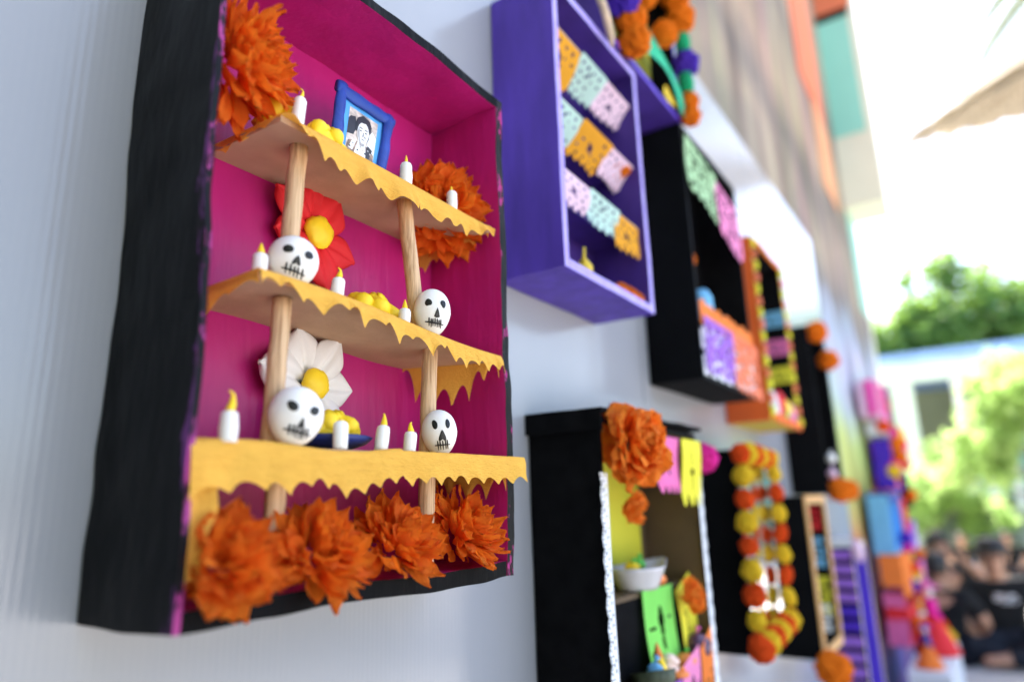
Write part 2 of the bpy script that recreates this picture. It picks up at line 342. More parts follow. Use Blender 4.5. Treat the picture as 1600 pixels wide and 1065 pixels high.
# ------------------------------------------------------------------ generic open-fronted box
def altar_box(label, x0, x1, z0, z1, outer, inner, rim, t=.02, d0=1.0, d1=1.265, back=None, group='altar boxes hung on the white wall', bottom=None, wob=.0006, step=.03, top=None):
    a, c = W(x0, d0, z0), W(x1, d1, z1); T = t * U
    th = thing('altar_box', label, 'altar box', (lerp(a.x, c.x, .5), c.y, a.z), group)
    mats = [outer, inner, rim]
    b = MB(); b.slab((a.x, a.y, a.z), (a.x + T, c.y, c.z), step, wob, 0, {'+x': 1, '-y': 2}); b.build('side_panel', mats, th)
    b = MB(); b.slab((c.x - T, a.y, a.z), (c.x, c.y, c.z), step, wob, 0, {'-x': 1, '-y': 2}); b.build('side_panel', mats, th)
    b = MB(); b.slab((a.x + T + .0004, a.y, a.z), (c.x - T - .0004, c.y, a.z + T), step, wob, 0, {'+z': 1, '-y': 2}); b.build('bottom_panel', [bottom or outer, inner, rim], th)
    b = MB(); b.slab((a.x + T + .0004, a.y, c.z - T), (c.x - T - .0004, c.y, c.z), step, wob, 0, {'-z': 1, '-y': 2}); b.build('top_panel', mats, th)
    b = MB(); b.slab((a.x + T + .0004, c.y - T * .5, a.z + T + .0004), (c.x - T - .0004, c.y - .0004, c.z - T - .0004), step, wob * .6, 0); b.build('back_panel', [back or inner], th)
    return th

# ------------------------------------------------------------------ petals, marigolds, pompoms
def petal_mesh(L, wd, curl, cup, seed, tip=.5, ruff=0., nu=7, nv=5):
    r = random.Random(seed); P = []
    ph = r.uniform(0, 6)
    for i in range(nu + 1):
        t = i / nu; row = []
        w = wd * (.28 + .72 * math.sin(math.pi * min(1, t * .62 + .10)) ** 1.2) * (1 if t < tip else (max(0.03, 1 - ((t - tip) / (1 - tip)) ** 2.0)))
        for j in range(nv):
            s = -1 + 2 * j / (nv - 1)
            y = s * w * .5
            z = curl * L * t * t + cup * wd * s * s * .5 * math.sin(math.pi * min(1, t + .15)) + ruff * wd * math.sin(s * 4.5 + ph + 5 * t) * t
            x = L * t - abs(s) ** 2 * .04 * L * t + r.uniform(-1, 1) * (.035 * L if i >= nu - 1 else .008 * L)
            row.append((x, y + r.uniform(-1, 1) * .03 * wd * t, z + r.uniform(-1, 1) * .03 * wd))
        P.append(row)
    b = MB(); b.grid(P)
    me = bpy.data.meshes.new('petal'); me.from_pydata(b.v, [], b.f); me.polygons.foreach_set('use_smooth', [True] * len(me.polygons)); return me
PM = [petal_mesh(1, lerp(.42, .66, (k % 5) / 4), [.10, .22, -.08, .34, -.22, .16, .45, .0][k % 8], [.45, .6, .35, .7, .4][k % 5], k, .50 + .09 * (k % 3), .09) for k in range(16)]
PW = [petal_mesh(1, 1.0, [.35, .15, .5][k % 3], .45, 40 + k, .8, .09, 8, 9) for k in range(8)]
for me in PM: me.materials.append(M['petal_orange'])
for me in PW: me.materials.append(M['tissue_bright'])

def marigold(label, c, axis, rad, layers, meshes, seed, name='tissue_marigold', cat='paper flower', group=None, fore=1.0, core=.42, lim=None):
    r = random.Random(seed); c = Vector(c); n = Vector(axis).normalized()
    th = thing(name, label, cat, c, group)
    ref = n.cross(Vector((0, 0, 1)) if abs(n.z) < .9 else Vector((1, 0, 0))).normalized(); ref2 = n.cross(ref)
    for (deg, cnt, ln) in layers:
        off = r.uniform(0, 6.28)
        for k in range(cnt):
            th_ = R(deg + r.uniform(-9, 9)); ph = off + 2 * math.pi * (k + r.uniform(-.35, .35)) / cnt
            d = (n * math.cos(th_) + (ref * math.cos(ph) + ref2 * math.sin(ph)) * math.sin(th_)).normalized()
            d0_ = d; d = (d + n * r.uniform(.0, .45)).normalized()
            zz = n - d * n.dot(d)
            zz = zz.normalized() if zz.length > .05 else ref
            yy = zz.cross(d).normalized(); q = Matrix((d, yy, zz)).transposed()
            q = q @ Matrix.Rotation(r.uniform(-.5, .5), 3, 'X')
            base = d * rad * core * r.uniform(.75, 1.1)
            L_ = rad * ln * r.uniform(.82, 1.12) * (1 - core * .8)
            tipp = c + base + d * L_
            if lim:                     # keep the tissue inside the box
                for _ in range(14):
                    if lim(tipp): break
                    L_ *= .92; base *= .92; tipp = c + base + d * L_
                if not lim(tipp) and L_ < rad * .2: continue
            o = bpy.data.objects.new('petal', r.choice(meshes)); COL.objects.link(o); o.parent = th
            o.matrix_local = Matrix.Translation(base) @ q.to_4x4() @ Matrix.Diagonal((L_, L_ * r.uniform(.85, 1.15), L_, 1))
    return th

def pom_mesh(name, m, seed, spike=.22):
    r = random.Random(seed); bm = bmesh.new(); bmesh.ops.create_icosphere(bm, subdivisions=4, radius=1)
    for v in bm.verts:
        d = v.co.normalized(); k = 1 + .16 * noise.noise(d * 2.3 + Vector((seed, 0, 0))) + .10 * noise.noise(d * 7 + Vector((0, seed, 0))) + r.uniform(-.5, .5) * spike
        v.co = d * k
    me = bpy.data.meshes.new(name); bm.to_mesh(me); bm.free(); me.materials.append(M[m]); return me
POM = {k: [pom_mesh('pompom', 'pom_' + k, i + 1) for i in range(2)] for k in ('orange', 'red', 'yellow', 'purple', 'pink')}
def pompom(c, r, colour, parent=None, name='pompom', label=None, cat='pompom', group=None, sq=(1, 1, 1)):
    o = bpy.data.objects.new(name, POM[colour][rnd.randrange(2)]); COL.objects.link(o); c = Vector(c)
    if parent is not None:
        o.parent = parent; c = c - Vector(parent['_o'])
    o.location = c; o.scale = (r * sq[0], r * sq[1], r * sq[2]); o.rotation_euler = (rnd.uniform(-.3, .3), rnd.uniform(-.3, .3), rnd.uniform(0, 6))
    if label: tag(o, label, cat, group)
    return o

# ------------------------------------------------------------------ papel picado (cut tissue flags)
def picado(parent_or_none, x0, x1, ztop, zbot, dy, colour, style=0, seed=0, slope=0., name='paper_flag', lean=0.):
    n = 30; r = random.Random(seed); P = []
    for i in range(n + 1):
        u = i / n; row = []
        for j in range(n + 1):
            v = j / n
            a = lerp(x0, x1, u); c = lerp(ztop, zbot, v) - slope * u
            sc = .035 * abs(math.sin(u * math.pi * 5)) if style != 2 else .06 * abs(math.sin(u * math.pi * 4))
            if v > .9: c += (v - .9) / .1 * (.03 - sc)
            bend = dy + .008 * math.sin(u * 5 + seed) * v - lean * v + .006 * math.sin(v * 4 + seed * 2)
            row.append(W(a, bend, c))
        P.append(row)
    holes = []
    if style == 0:
        for a in (.18, .39, .61, .82):
            for q in (.18, .40, .60, .80):
                if r.random() < .82: holes.append((a + (.06 if q in (.40, .80) else 0) - .02, q, .034, .046))
        holes.append((.5, .5, .07, .09) if seed % 2 else (.5, .3, .05, .07))
    elif style == 1:
        for k in range(70): holes.append((r.uniform(.08, .92), r.uniform(.06, .92), r.uniform(.02, .05), r.uniform(.02, .05)))
    elif style == 2:
        holes += [(.45, .30, .025, .14), (.45, .55, .10, .07), (.45, .75, .015, .12)]
    elif style == 3:
        holes += [(.50, .36, .09, .15), (.49, .58, .045, .10), (.2, .42, .09, .012), (.82, .36, .09, .012)]
    elif style == 4:
        holes += [(.5, .55, .02, .28), (.30, .40, .07, .02), (.70, .38, .08, .02)]
    def skip(i, j):
        u, v = (i + .5) / n, (j + .5) / n
        return any(((u - h[0]) / h[2]) ** 2 + ((v - h[1]) / h[3]) ** 2 < 1 for h in holes)
    b = MB(); b.grid(P, 0, skip)
    return b.build(name, colour, parent_or_none)

# ================================================================== the magenta altar box in the foreground
a, c = W(.593, 1.0, -.162), W(1.483, 1.266, 1.155)
pink = thing('altar_box', 'large magenta altar box with black painted outside, yellow crepe paper shelves and wooden dowels', 'altar box', (lerp(a.x, c.x, .5), c.y, a.z), 'altar boxes hung on the white wall')
T = .011
b = MB(); b.slab((a.x, a.y, a.z), (a.x + .0045, c.y, c.z), .005, .0018, 0, {'+x': 1, '-y': 3}, 26); b.build('side_panel', ['outer_black', 'magenta', 'rim_mix', 'rim_pink'], pink, smooth=True)
b = MB(); b.slab((c.x - T, a.y, a.z), (c.x, c.y, c.z), .007, .0016, 0, {'-x': 1, '-y': 2}, 34); b.build('side_panel', ['black_paint', 'magenta', 'rim_mix'], pink, smooth=True)
b = MB(); b.slab((a.x + .004, a.y + .0006, a.z), (c.x - T + .001, c.y, a.z + .0125), .007, .0022, 0, {'+z': 1, '-y': 0}, 26); b.build('bottom_panel', ['black_paint', 'magenta', 'rim_mix'], pink, smooth=True)
b = MB(); b.slab((a.x + .004, a.y + .0006, c.z - .0115), (c.x - T + .001, c.y, c.z), .007, .0020, 0, {'-z': 1, '-y': 0}, 26); b.build('top_panel', ['black_paint', 'magenta', 'rim_mix'], pink, smooth=True)
b = MB(); b.slab((a.x + .004, c.y - .008, a.z + .011), (c.x - T + .001, c.y - .0012, c.z - .010), .012, .0007, 0); b.build('back_panel', 'magenta', pink, smooth=True)

def tips_fn(tips, arc, pw=.75, ex=1.15):
    def f(u):
        for (u0, d0), (u1, d1) in zip(tips, tips[1:]):
            if u <= u1:
                q = max(0, (u - u0) / (u1 - u0)); q2 = q ** pw
                return lerp(d0, d1, q) - arc * (4 * q2 * (1 - q2)) ** ex
        return tips[-1][1]
    return f
def crepe_shelf(x0, x1, zf, dyf_, dyb, tips, arc, seed, xb=None, curl=.012, lift=None, ex=1.3):
    """cardboard shelf with a sheet of crepe paper over it that hangs over the front edge in cut points"""
    xb = xb or (x0, x1)
    def F(u): return dyf_(u) if callable(dyf_) else dyf_
    b = MB(); n = 24; th_ = .013
    def top(u, w): return zf(u) + (lift(u, w) if lift else 0)
    for s_ in (0, 1):
        G = [[W(lerp(lerp(x0, xb[0], w / 6), lerp(x1, xb[1], w / 6), i / n), lerp(F(i / n), dyb, w / 6), zf(i / n) - (th_ if s_ else 0)) for w in range(7)] for i in range(n + 1)]
        b.grid(G if not s_ else [r[::-1] for r in G])
    for w in (0, 6):
        b.grid([[W(lerp(lerp(x0, xb[0], w / 6), lerp(x1, xb[1], w / 6), i / n), lerp(F(i / n), dyb, w / 6), zf(i / n) - q * th_) for q in (0, 1)] for i in range(n + 1)])
    for e_, (xa, xc) in enumerate(((x0, xb[0]), (x1, xb[1]))):
        b.grid([[W(lerp(xa, xc, w / 6), lerp(F(e_), dyb, w / 6), zf(e_) - q * th_) for q in (0, 1)] for w in range(7)])
    sh = b.build('shelf', 'card_tan', pink)
    drop = tips_fn(tips, arc, .75, ex); b = MB(); n = 260; P = []
    for i in range(n + 1):
        u = i / n; x = lerp(x0, x1, u) ; row = []
        wv = noise.noise(Vector((u * 9, seed, 0)))
        for w in (1., .75, .5, .25, .08, .02):
            row.append(W(lerp(lerp(x0, xb[0], w), lerp(x1, xb[1], w), u), lerp(F(u), dyb, w) - .004, top(u, w) + .0035 + .002 * noise.noise(Vector((u * 16, w * 6, seed)))))
        D = drop(u)
        for k in range(9):
            t = k / 8; q = math.sin(min(1, t * 3) * math.pi / 2)
            row.append(W(x + .004 * noise.noise(Vector((u * 20, t * 2, seed + 5))) * t, F(u) - .005 - .005 * q - curl * t * (.5 + wv) - .006 * noise.noise(Vector((u * 24, t * 1.5, seed + 3))) * t, top(u, 0) + .003 - D * t))
        P.append(row)
    b.grid(P); b.build('crepe_cover', 'crepe', sh, smooth=True)
    return sh
def end_fringe(sh, x0, x1, dya, dyb, z0, z1, tips, arc, seed, n=60):
    drop = tips_fn(tips, arc); b = MB(); P = []
    for i in range(n + 1):
        u = i / n; D = drop(u)
        P.append([W(lerp(x0, x1, u) + .006 * noise.noise(Vector((u * 6, t * 2 / 6, seed))) * t / 6, lerp(dya, dyb, u), lerp(z0, z1, u) + .002 - D * t / 6) for t in range(7)])
    b.grid(P); return b.build('crepe_end', 'crepe', sh, smooth=True)
# bottom, deepest step
tp = [(0, .085), (.075, .078), (.15, .075), (.20, .080), (.245, .062), (.29, .064), (.335, .080), (.385, .074), (.43, .066), (.475, .062), (.525, .066), (.57, .060), (.62, .064), (.675, .056), (.73, .062), (.79, .060), (.86, .062), (.93, .060), (1, .056)]
s3 = crepe_shelf(.601, 1.487, lambda u: .112 + .010 * u, lambda u: lerp(1.004, .968, min(1, u * 1.6)), 1.252, [(u_, d_ + .007) for u_, d_ in tp], .016, 1.3, xb=(.612, 1.45), curl=.004, lift=lambda u, w: .045 * w * max(0, 1 - u * 4) + .006 * (1 - w) * math.sin(u * 14) * (u < .5))
b = MB(); P = []
for i in range(25):
    t = i / 24; z = lerp(.112, -.095, t); wd = .080 - .045 * t ** .4 + .010 * math.sin(t * 15) * (1 - t)
    P.append([W(.600 + wd * s_ / 7 + .003 * math.sin(t * 5), .999 + .010 * math.sin(s_ * .6) * (1 - .3 * t) + .004 * t, z + .004 * (s_ % 2) * t) for s_ in range(8)])
b.grid(P); b.build('crepe_end', 'crepe', s3, smooth=True)
end_fringe(s3, 1.44, 1.44, .99, 1.24, .12, .12, [(0, .08), (.25, .10), (.5, .11), (.75, .09), (1, .1)], .045, 9)
# middle step
tp = [(0, .030), (.05, .022), (.12, .040), (.19, .052), (.27, .026), (.335, .050), (.40, .032), (.47, .058), (.53, .034), (.60, .060), (.66, .030), (.73, .050), (.78, .058), (.84, .042), (.89, .052), (.95, .040), (1, .048)]
s2 = crepe_shelf(.700, 1.440, lambda u: .420 - .034 * u + .006 * math.sin(u * 6), 1.0, 1.252, [(u_, d_ + .006) for u_, d_ in tp], .018, 4.1, xb=(.708, 1.335), curl=.018)
end_fringe(s2, .699, .706, .995, 1.25, .422, .415, [(0, .030), (.35, .030), (.6, .055), (.85, .085), (1, .09)], .012, 2)
end_fringe(s2, 1.436, 1.335, 1.0, 1.25, .385, .385, [(0, .06), (.16, .07), (.30, .115), (.48, .13), (.66, .125), (.85, .11), (1, .03)], .05, 3)
# top step
tp = [(0, .012), (.06, .040), (.115, .078), (.20, .070), (.255, .086), (.36, .070), (.415, .078), (.51, .080), (.565, .062), (.66, .072), (.77, .054), (.84, .064), (.90, .050), (.95, .046), (1, .02)]
s1 = crepe_shelf(.745, 1.435, lambda u: .755 - .006 * u, 1.02, 1.252, tp, .016, 7.7, xb=(.736, 1.385), curl=.030, ex=2.3)
end_fringe(s1, .744, .736, 1.02, 1.25, .757, .757, [(0, .01), (.2, .018), (.5, .024), (.75, .03), (1, .02)], .008, 5)
end_fringe(s1, 1.43, 1.385, 1.02, 1.25, .75, .75, [(0, .03), (.2, .045), (.45, .06), (.7, .075), (.85, .10), (1, .10)], .02, 6)

def dowel(p0, p1, r, seed):
    p0, p1 = W(*p0), W(*p1); b = MB(); n = 12
    pts = [p0.lerp(p1, i / n) + Vector((noise.noise(Vector((i * .5, seed, 0))) * .0010, 0, 0)) for i in range(n + 1)]
    b.tube(pts, [r * U * (1 + .06 * noise.noise(Vector((i * .4, seed, 3)))) for i in range(n + 1)], 18); return b.build('dowel', 'wood', pink, smooth=True)
dowel((.829, 1.07, .744), (.812, 1.07, .420), .0185, 1)
dowel((.801, 1.06, .402), (.790, 1.06, .116), .0180, 2)
dowel((.803, 1.05, .098), (.795, 1.05, -.128), .0180, 3)
dowel((1.147, 1.07, .741), (1.205, 1.07, .402), .0185, 4)
dowel((1.233, 1.06, .392), (1.221, 1.06, .118), .0190, 5)
dowel((1.212, 1.05, .103), (1.202, 1.05, -.128), .0190, 6)

# ---- skulls
def skull(label, pos, hw, hh, yaw, roll, pitch, seed, face):
    th = thing('clay_skull', label, 'clay skull', W(*pos), 'white clay skulls on the shelves', (R(pitch), R(roll), R(yaw)))
    A, B, H = hw * U, hw * U * .86, hh * U
    jit = rnd.uniform(0, 9)
    def wid(v):
        w = max(0, 1 - abs(v) ** (2.2 if v > 0 else 3.0)) ** .5
        if v < 0: w *= 1 - .30 * (-v) ** 1.1
        return w
    def surf(x, z, off=0.):
        v = max(-.985, min(.985, z / H)); w = wid(v); s_ = max(-.98, min(.98, x / (A * w)))
        y = -B * w * math.sqrt(1 - s_ * s_)
        return Vector((x, y - off, z))
    P = []
    for i in range(25):
        v = math.cos(math.pi * i / 24); w = wid(v); row = []
        for j in range(32):
            t = 2 * math.pi * j / 32; d = Vector((math.cos(t) * w, math.sin(t) * w, v)); k = 1 + .030 * noise.noise(d * 1.6 + Vector((jit, 0, 0)))
            row.append(Vector((A * w * math.cos(t) * k, B * w * math.sin(t) * k, H * v)))
        P.append(row)
    b = MB(); b.grid(P, close=True); b.build('cranium', 'clay_white', th, local=True, smooth=True)
    def patch(outline, name):
        cx = sum(p[0] for p in outline) / len(outline); cz = sum(p[1] for p in outline) / len(outline); n = len(outline); b = MB(); rows = []
        for k in (0.02, .35, .7, .93, 1.0):
            rows.append([surf((cx + (p[0] - cx) * k) * A, (cz + (p[1] - cz) * k) * H, .0007 if k < 1 else -.0004) for p in outline])
        b.grid(rows, close=True); return b.build(name, 'ink', th, local=True, smooth=True)
    def ell(cx, cz, rx, rz, rot=0, lump=0, n=18):
        o = []
        for k in range(n):
            t = 2 * math.pi * k / n; q = 1 + lump * math.sin(2 * t + seed) + lump * .6 * math.sin(3 * t + seed * 2)
            x, z = rx * q * math.cos(t), rz * q * math.sin(t); o.append((cx + x * math.cos(rot) - z * math.sin(rot), cz + x * math.sin(rot) + z * math.cos(rot)))
        return o
    f = face
    patch(ell(-f['ex'], f['ez'], f['rx'], f['rz'], f.get('er', 0), f.get('lump', .06)), 'eye_socket')
    patch(ell(f['ex'], f['ez'] + f.get('dz', 0), f['rx'] * .95, f['rz'], -f.get('er', 0), f.get('lump', .06)), 'eye_socket')
    patch([(x * f['ns'] + f.get('nx', 0), z * f['ns'] + f['nz']) for x, z in f['nose']], 'nose')
    b = MB(); mz = f['mz']; mw = f['mw']
    def stroke(p, q, w0, w1):
        n = 8; rows = []
        dx, dz = (q[0] - p[0]), (q[1] - p[1]); l = math.hypot(dx, dz); nx_, nz_ = -dz / l, dx / l
        for i in range(n + 1):
            t = i / n; w = lerp(w0, w1, t) * (.55 + .45 * math.sin(math.pi * min(1, t * 1.15 + .05)))
            cx, cz = p[0] + dx * t, p[1] + dz * t
            rows.append([surf((cx + nx_ * w * k) * A, (cz + nz_ * w * k) * H, .0010 if abs(k) < 1 else -.0002) for k in (-1, -.6, 0, .6, 1)])
        b.grid(rows)
    stroke((-mw, mz + f.get('mt', .0)), (mw, mz - f.get('mt', .0)), .036, .036)
    for k in range(f['n']):
        x = lerp(-mw * .62, mw * .72, k / (f['n'] - 1)) + rnd.uniform(-.02, .02)
        zc = mz - f.get('mt', 0) * x / mw
        stroke((x - .03, zc + f['mh'] * rnd.uniform(.8, 1.1)), (x + .03, zc - f['mh'] * rnd.uniform(.7, 1.1)), .048, .036)
    b.build('stitched_mouth', 'ink', th, local=True, smooth=True)
    return th
heart = [(0, 1), (.35, .6), (.8, -.2), (.9, -.75), (.55, -.95), (.2, -.75), (0, -.6), (-.2, -.75), (-.55, -.95), (-.9, -.75), (-.8, -.2), (-.35, .6)]
tri = [(0, 1), (.35, .35), (.75, -.7), (.3, -.9), (-.3, -.9), (-.75, -.7), (-.35, .35)]
skull('round white clay skull with two round eyes, by the left dowel of the middle shelf', (.808, 1.045, .4745), .0500, .0535, -24, 10, 3, 1, dict(ex=.40, ez=.22, rx=.185, rz=.165, ns=.19, nose=heart, nz=-.12, mz=-.50, mw=.46, n=5, mh=.20, mt=.02))
skull('narrow egg-shaped white clay skull leaning on the right dowel of the middle shelf', (1.205, 1.03, .458), .0450, .0590, -35, 2, 4, 2, dict(ex=.40, ez=.30, rx=.155, rz=.175, er=.5, lump=.16, ns=.22, nose=tri, nz=-.10, nx=.08, mz=-.50, mw=.50, n=7, mh=.17, mt=.03))
skull('white clay skull with slanted almond eyes in front of the white foam flower', (.808, 1.015, .1715), .0505, .0565, -20, 10, 2, 3, dict(ex=.40, ez=.22, rx=.20, rz=.15, er=-.45, lump=.04, ns=.17, nose=tri, nz=-.24, nx=.03, mz=-.53, mw=.50, n=6, mh=.18, mt=.02))
skull('white clay skull with oval eyes, at the right end of the lowest yellow shelf', (1.225, 1.025, .1730), .0415, .0540, -40, -5, 2, 4, dict(ex=.36, ez=.34, rx=.15, rz=.20, er=.1, lump=.05, ns=.25, nose=heart, nz=-.14, mz=-.53, mw=.42, n=5, mh=.19))

# ---- candles
def candle(label, base, h, r, lean, flame, fr=0., squat=False):
    p = W(*base); th = thing('clay_candle', label, 'clay candle', p, 'white clay candles on the shelves')
    b = MB(); n = 12; ax = Vector((lean, 0, 1)).normalized(); H = h * U; rr = r * U
    pts = [ax * (H * t) for t in (0, .15, .4, .7, .86, .94, .985, 1.0)]
    b.tube(pts, [rr * f_ * (1 + rnd.uniform(-.06, .06)) for f_ in (.98, 1, 1.02, 1, .97, .80, .45, .06)], 16); b.build('wax_body', 'clay_white', th, local=True, smooth=True)
    b = MB(); top = ax * (H - .0004); F = flame * U; pts = []; rad = []
    for k in range(10):
        t = k / 9; pts.append(top + Vector((fr * F * math.sin(t * 3.6) * t + fr * F * .3 * math.sin(t * 9) * t, .0, F * t * (1 - .25 * abs(fr) * t))))
        rad.append(rr * lerp(.52, .10, t ** .8) * (1 + .25 * math.sin(t * math.pi)) * (.6 if squat else 1))
    b.tube(pts, rad, 10); b.build('flame', 'clay_yellow', th, local=True, smooth=True)
candle('slim white clay candle with a curly flame tip at the left of the top shelf', (.797, 1.04, .756), .078, .0135, .10, .024, .5, True)
candle('short white clay candle with a stubby flame right of the blue photo frame', (1.116, 1.035, .752), .066, .0150, 0, .020, .05, True)
candle('small white clay candle at the right end of the top shelf beside the orange flower', (1.297, 1.04, .750), .066, .0135, 0, .014, -.4, True)
candle('stub of white clay candle squeezed behind the round skull on the middle shelf', (.742, 1.055, .420), .058, .0150, .03, .020, .0)
candle('white clay candle in front of the red foam flower', (.924, 1.05, .413), .066, .0140, .10, .024, .35)
candle('short white clay candle between the yellow bread and the narrow skull', (1.120, 1.04, .401), .052, .0135, .02, .022, .05)
candle('tall white clay candle with a hooked flame at the left of the lowest shelf', (.665, 1.0, .116), .052, .0150, 0, .036, .32)
candle('white clay candle in front of the blue dish of yellow bread', (.903, 1.0, .118), .054, .0145, 0, .006, 0)
candle('leaning white clay candle just right of the blue dish on the lowest shelf', (1.010, 1.0, .119), .054, .0140, .16, .026, .12)
candle('rightmost small white clay candle on the lowest shelf, beside the oval-eyed skull', (1.095, 1.0, .120), .046, .0140, .12, .022, -.25)

# ---- foam flowers on the back panel
def foam_petal(L, wd, seed, cup=.18):
    r = random.Random(seed); P = []
    for i in range(21):
        t = i / 20; row = []
        w = wd * (.30 + .70 * math.sin(math.pi * min(1, .12 + t * .62)) ** 1.3) * math.sqrt(max(0.012, 1 - max(0, (t - .62) / .38) ** 2.2))
        for j in range(17):
            s_ = -1 + j / 8
            z = L * (-.10 * (s_ * s_) + .20 * t * (1 - t) * 2 - .13 * math.exp(-(s_ / .20) ** 2) * (1 - t * .75))
            row.append((L * (.08 + .92 * t) - .06 * L * s_ * s_ * t, s_ * w * .5, z))
        P.append(row)
    b = MB(); b.grid(P); me = bpy.data.meshes.new('petal'); me.from_pydata(b.v, [], b.f); me.polygons.foreach_set('use_smooth', [True] * len(me.polygons)); return me
def foam_flower(label, c, col, petals, cr, L, wd, seed):
    c = W(*c); th = thing('foam_flower', label, 'foam flower', c)
    for k, (ang, ln) in enumerate(petals):
        me = foam_petal(L * ln * U, wd * U * (.9 + .2 * ((k * 7) % 3) / 2), seed + k); me.materials.append(M[col])
        o = bpy.data.objects.new('petal', me); COL.objects.link(o); o.parent = th
        d = Vector((math.cos(R(ang)), -.10 - .05 * (k % 2), math.sin(R(ang)))).normalized(); n_ = Vector((0, -1, 0)); n_ = (n_ - d * n_.dot(d)).normalized(); y = n_.cross(d)
        o.matrix_local = Matrix.Translation((0, .0026 * ((k * 3) % 5) / 2 - .002, 0)) @ Matrix((d, y, n_)).transposed().to_4x4()
        md = o.modifiers.new('thick', 'SOLIDIFY'); md.thickness = .0022
    b = MB(); b.blob((0, -.007, 0), (cr * U, .0075, cr * U), 0, 10, 20, .16, seed); b.build('flower_centre', 'clay_yellow', th, local=True, smooth=True)
    return th
foam_flower('red foam flower with a yellow centre on the magenta back panel', (.996, 1.215, .640), 'foam_red', [(148, 1.15), (98, 1.0), (58, 1.0), (-18, 1.05), (-72, 1.1), (-120, .95), (190, .9)], .040, .125, .095, 3)
foam_flower('white foam flower with a yellow centre between the lower shelves', (1.003, 1.215, .280), 'foam_white', [(58, 1.05), (112, 1.05), (168, 1.15), (0, .95), (-60, 1.05), (-120, 1.10)], .036, .128, .098, 12)
b = MB(); b.grid([[W(1.045 + .05 * i / 5, 1.222 - .01 * math.sin(i), .22 - .05 * i / 5 + .030 * (j / 4 - .5) * math.sin(math.pi * (i + .3) / 5.6)) for j in range(5)] for i in range(6)])
o = origin(b.build('foam_leaf', 'green_felt', smooth=True), W(1.07, 1.24, .19)); tag(o, 'dark green foam leaf below the white foam flower', 'foam leaf')

# ---- yellow bread and dish
def bread(label, c, r, seed, knobs):
    c = W(*c); th = thing('clay_bread', label, 'clay bread', c); rr = Vector(r) * U
    b = MB(); b.blob((0, 0, rr.z * .45), (rr.x, rr.y, rr.z * .62), 0, 10, 18, .18, seed); b.build('loaf', 'clay_yellow', th, local=True, smooth=True)
    q = random.Random(seed)
    for k in range(knobs):
        t = 2 * math.pi * k / knobs; b = MB()
        p0 = Vector((math.cos(t) * rr.x * .86, math.sin(t) * rr.y * .86, rr.z * .42)); p1 = Vector((math.cos(t) * rr.x * .25, math.sin(t) * rr.y * .25, rr.z * 1.02))
        b.tube([p0.lerp(p1, i / 6) + Vector((0, 0, rr.z * .22 * math.sin(math.pi * i / 6))) for i in range(7)], [rr.z * (.28 + .12 * math.cos(i * 1.1 + k)) for i in range(7)], 10); b.build('bread_bone', 'clay_yellow', th, local=True, smooth=True)
    b = MB(); b.blob((0, 0, rr.z * 1.08), rr.z * .30, 0, 8, 12, .2, seed); b.build('bread_knob', 'clay_yellow', th, local=True, smooth=True)
    return th
bread('lumpy yellow clay bread on the middle shelf', (1.095, 1.12, .404), (.070, .050, .070), 4, 7)
bread('yellow clay bread on the top shelf in front of the blue frame', (.900, 1.075, .756), (.055, .03, .052), 6, 5)
bread('yellow clay bread behind the slim candle on the top shelf', (.805, 1.11, .757), (.050, .035, .068), 8, 5)
b = MB(); b.lathe((0, 0, 0), [(.002, 0), (.018, .0005), (.028, .004), (.033, .0085), (.0315, .0095), (.026, .006), (.001, .0035)], 28)
o = b.build('clay_dish', 'navy', smooth=True); o.location = W(.955, 1.09, .125); tag(o, 'navy blue clay dish under the yellow bread on the lowest shelf', 'clay dish')
bread('yellow clay bread heaped on the navy dish', (.950, 1.088, .136), (.074, .048, .052), 11, 6)

# ---- blue photo frame
Q = dict(tl=(.972, 1.004), tr=(1.164, .992), br=(1.085, .760), bl=(.915, .760))
def FQ(u, v, off=0.):
    x = lerp(lerp(Q['bl'][0], Q['br'][0], u), lerp(Q['tl'][0], Q['tr'][0], u), v); z = lerp(lerp(Q['bl'][1], Q['br'][1], u), lerp(Q['tl'][1], Q['tr'][1], u), v)
    return W(x, 1.085 + .045 * v - off, z)
fr = thing('photo_frame', 'blue clay photo frame with a black and white portrait on the top shelf', 'photo frame', W(1.0, 1.09, .757))
def bar(u0, v0, u1, v1, w):
    b = MB(); n = 16
    for i in range(1):
        rows = []
        for k in range(n + 1):
            t = k / n; u, v = lerp(u0, u1, t), lerp(v0, v1, t); ring = []
            for j in range(10):
                an = 2 * math.pi * j / 10; wob = 1 + .30 * noise.noise(Vector((t * 5, j * .7, u0 * 7 + v0)))
                du = w * math.cos(an) * wob * (1 if u0 == u1 else 0); dv = w * math.cos(an) * wob * (1 if v0 == v1 else 0)
                ring.append(FQ(u + du, v + dv, .012 * (.5 + .75 * math.sin(an) * wob)))
            rows.append(ring)
        o_ = len(b.v); b.grid(rows, close=True); L_ = n * 10
        b.f.append(tuple(o_ + j for j in range(10))); b.m.append(0); b.f.append(tuple(o_ + L_ + 9 - j for j in range(10))); b.m.append(0)
    return b.build('frame_bar', 'blue_clay', fr, smooth=True)
bar(.085, .02, .085, .99, .085); bar(.915, .02, .915, .99, .085); bar(0, .915, 1, .915, .085); bar(0, .06, 1, .06, .06)
b = MB(); b.grid([[FQ(.10 + .80 * i / 4, .05 + .86 * j / 4, .002) for j in range(5)] for i in range(5)]); b.build('mount', 'blue_light', fr)
PM_ = [mat('print_white', (.80, .80, .80), .35), mat('print_black', (.012, .012, .014), .35), mat('print_beige', (.55, .46, .40), .35, .5, 120), mat('print_brown', (.22, .14, .09), .35, .8, 160)]
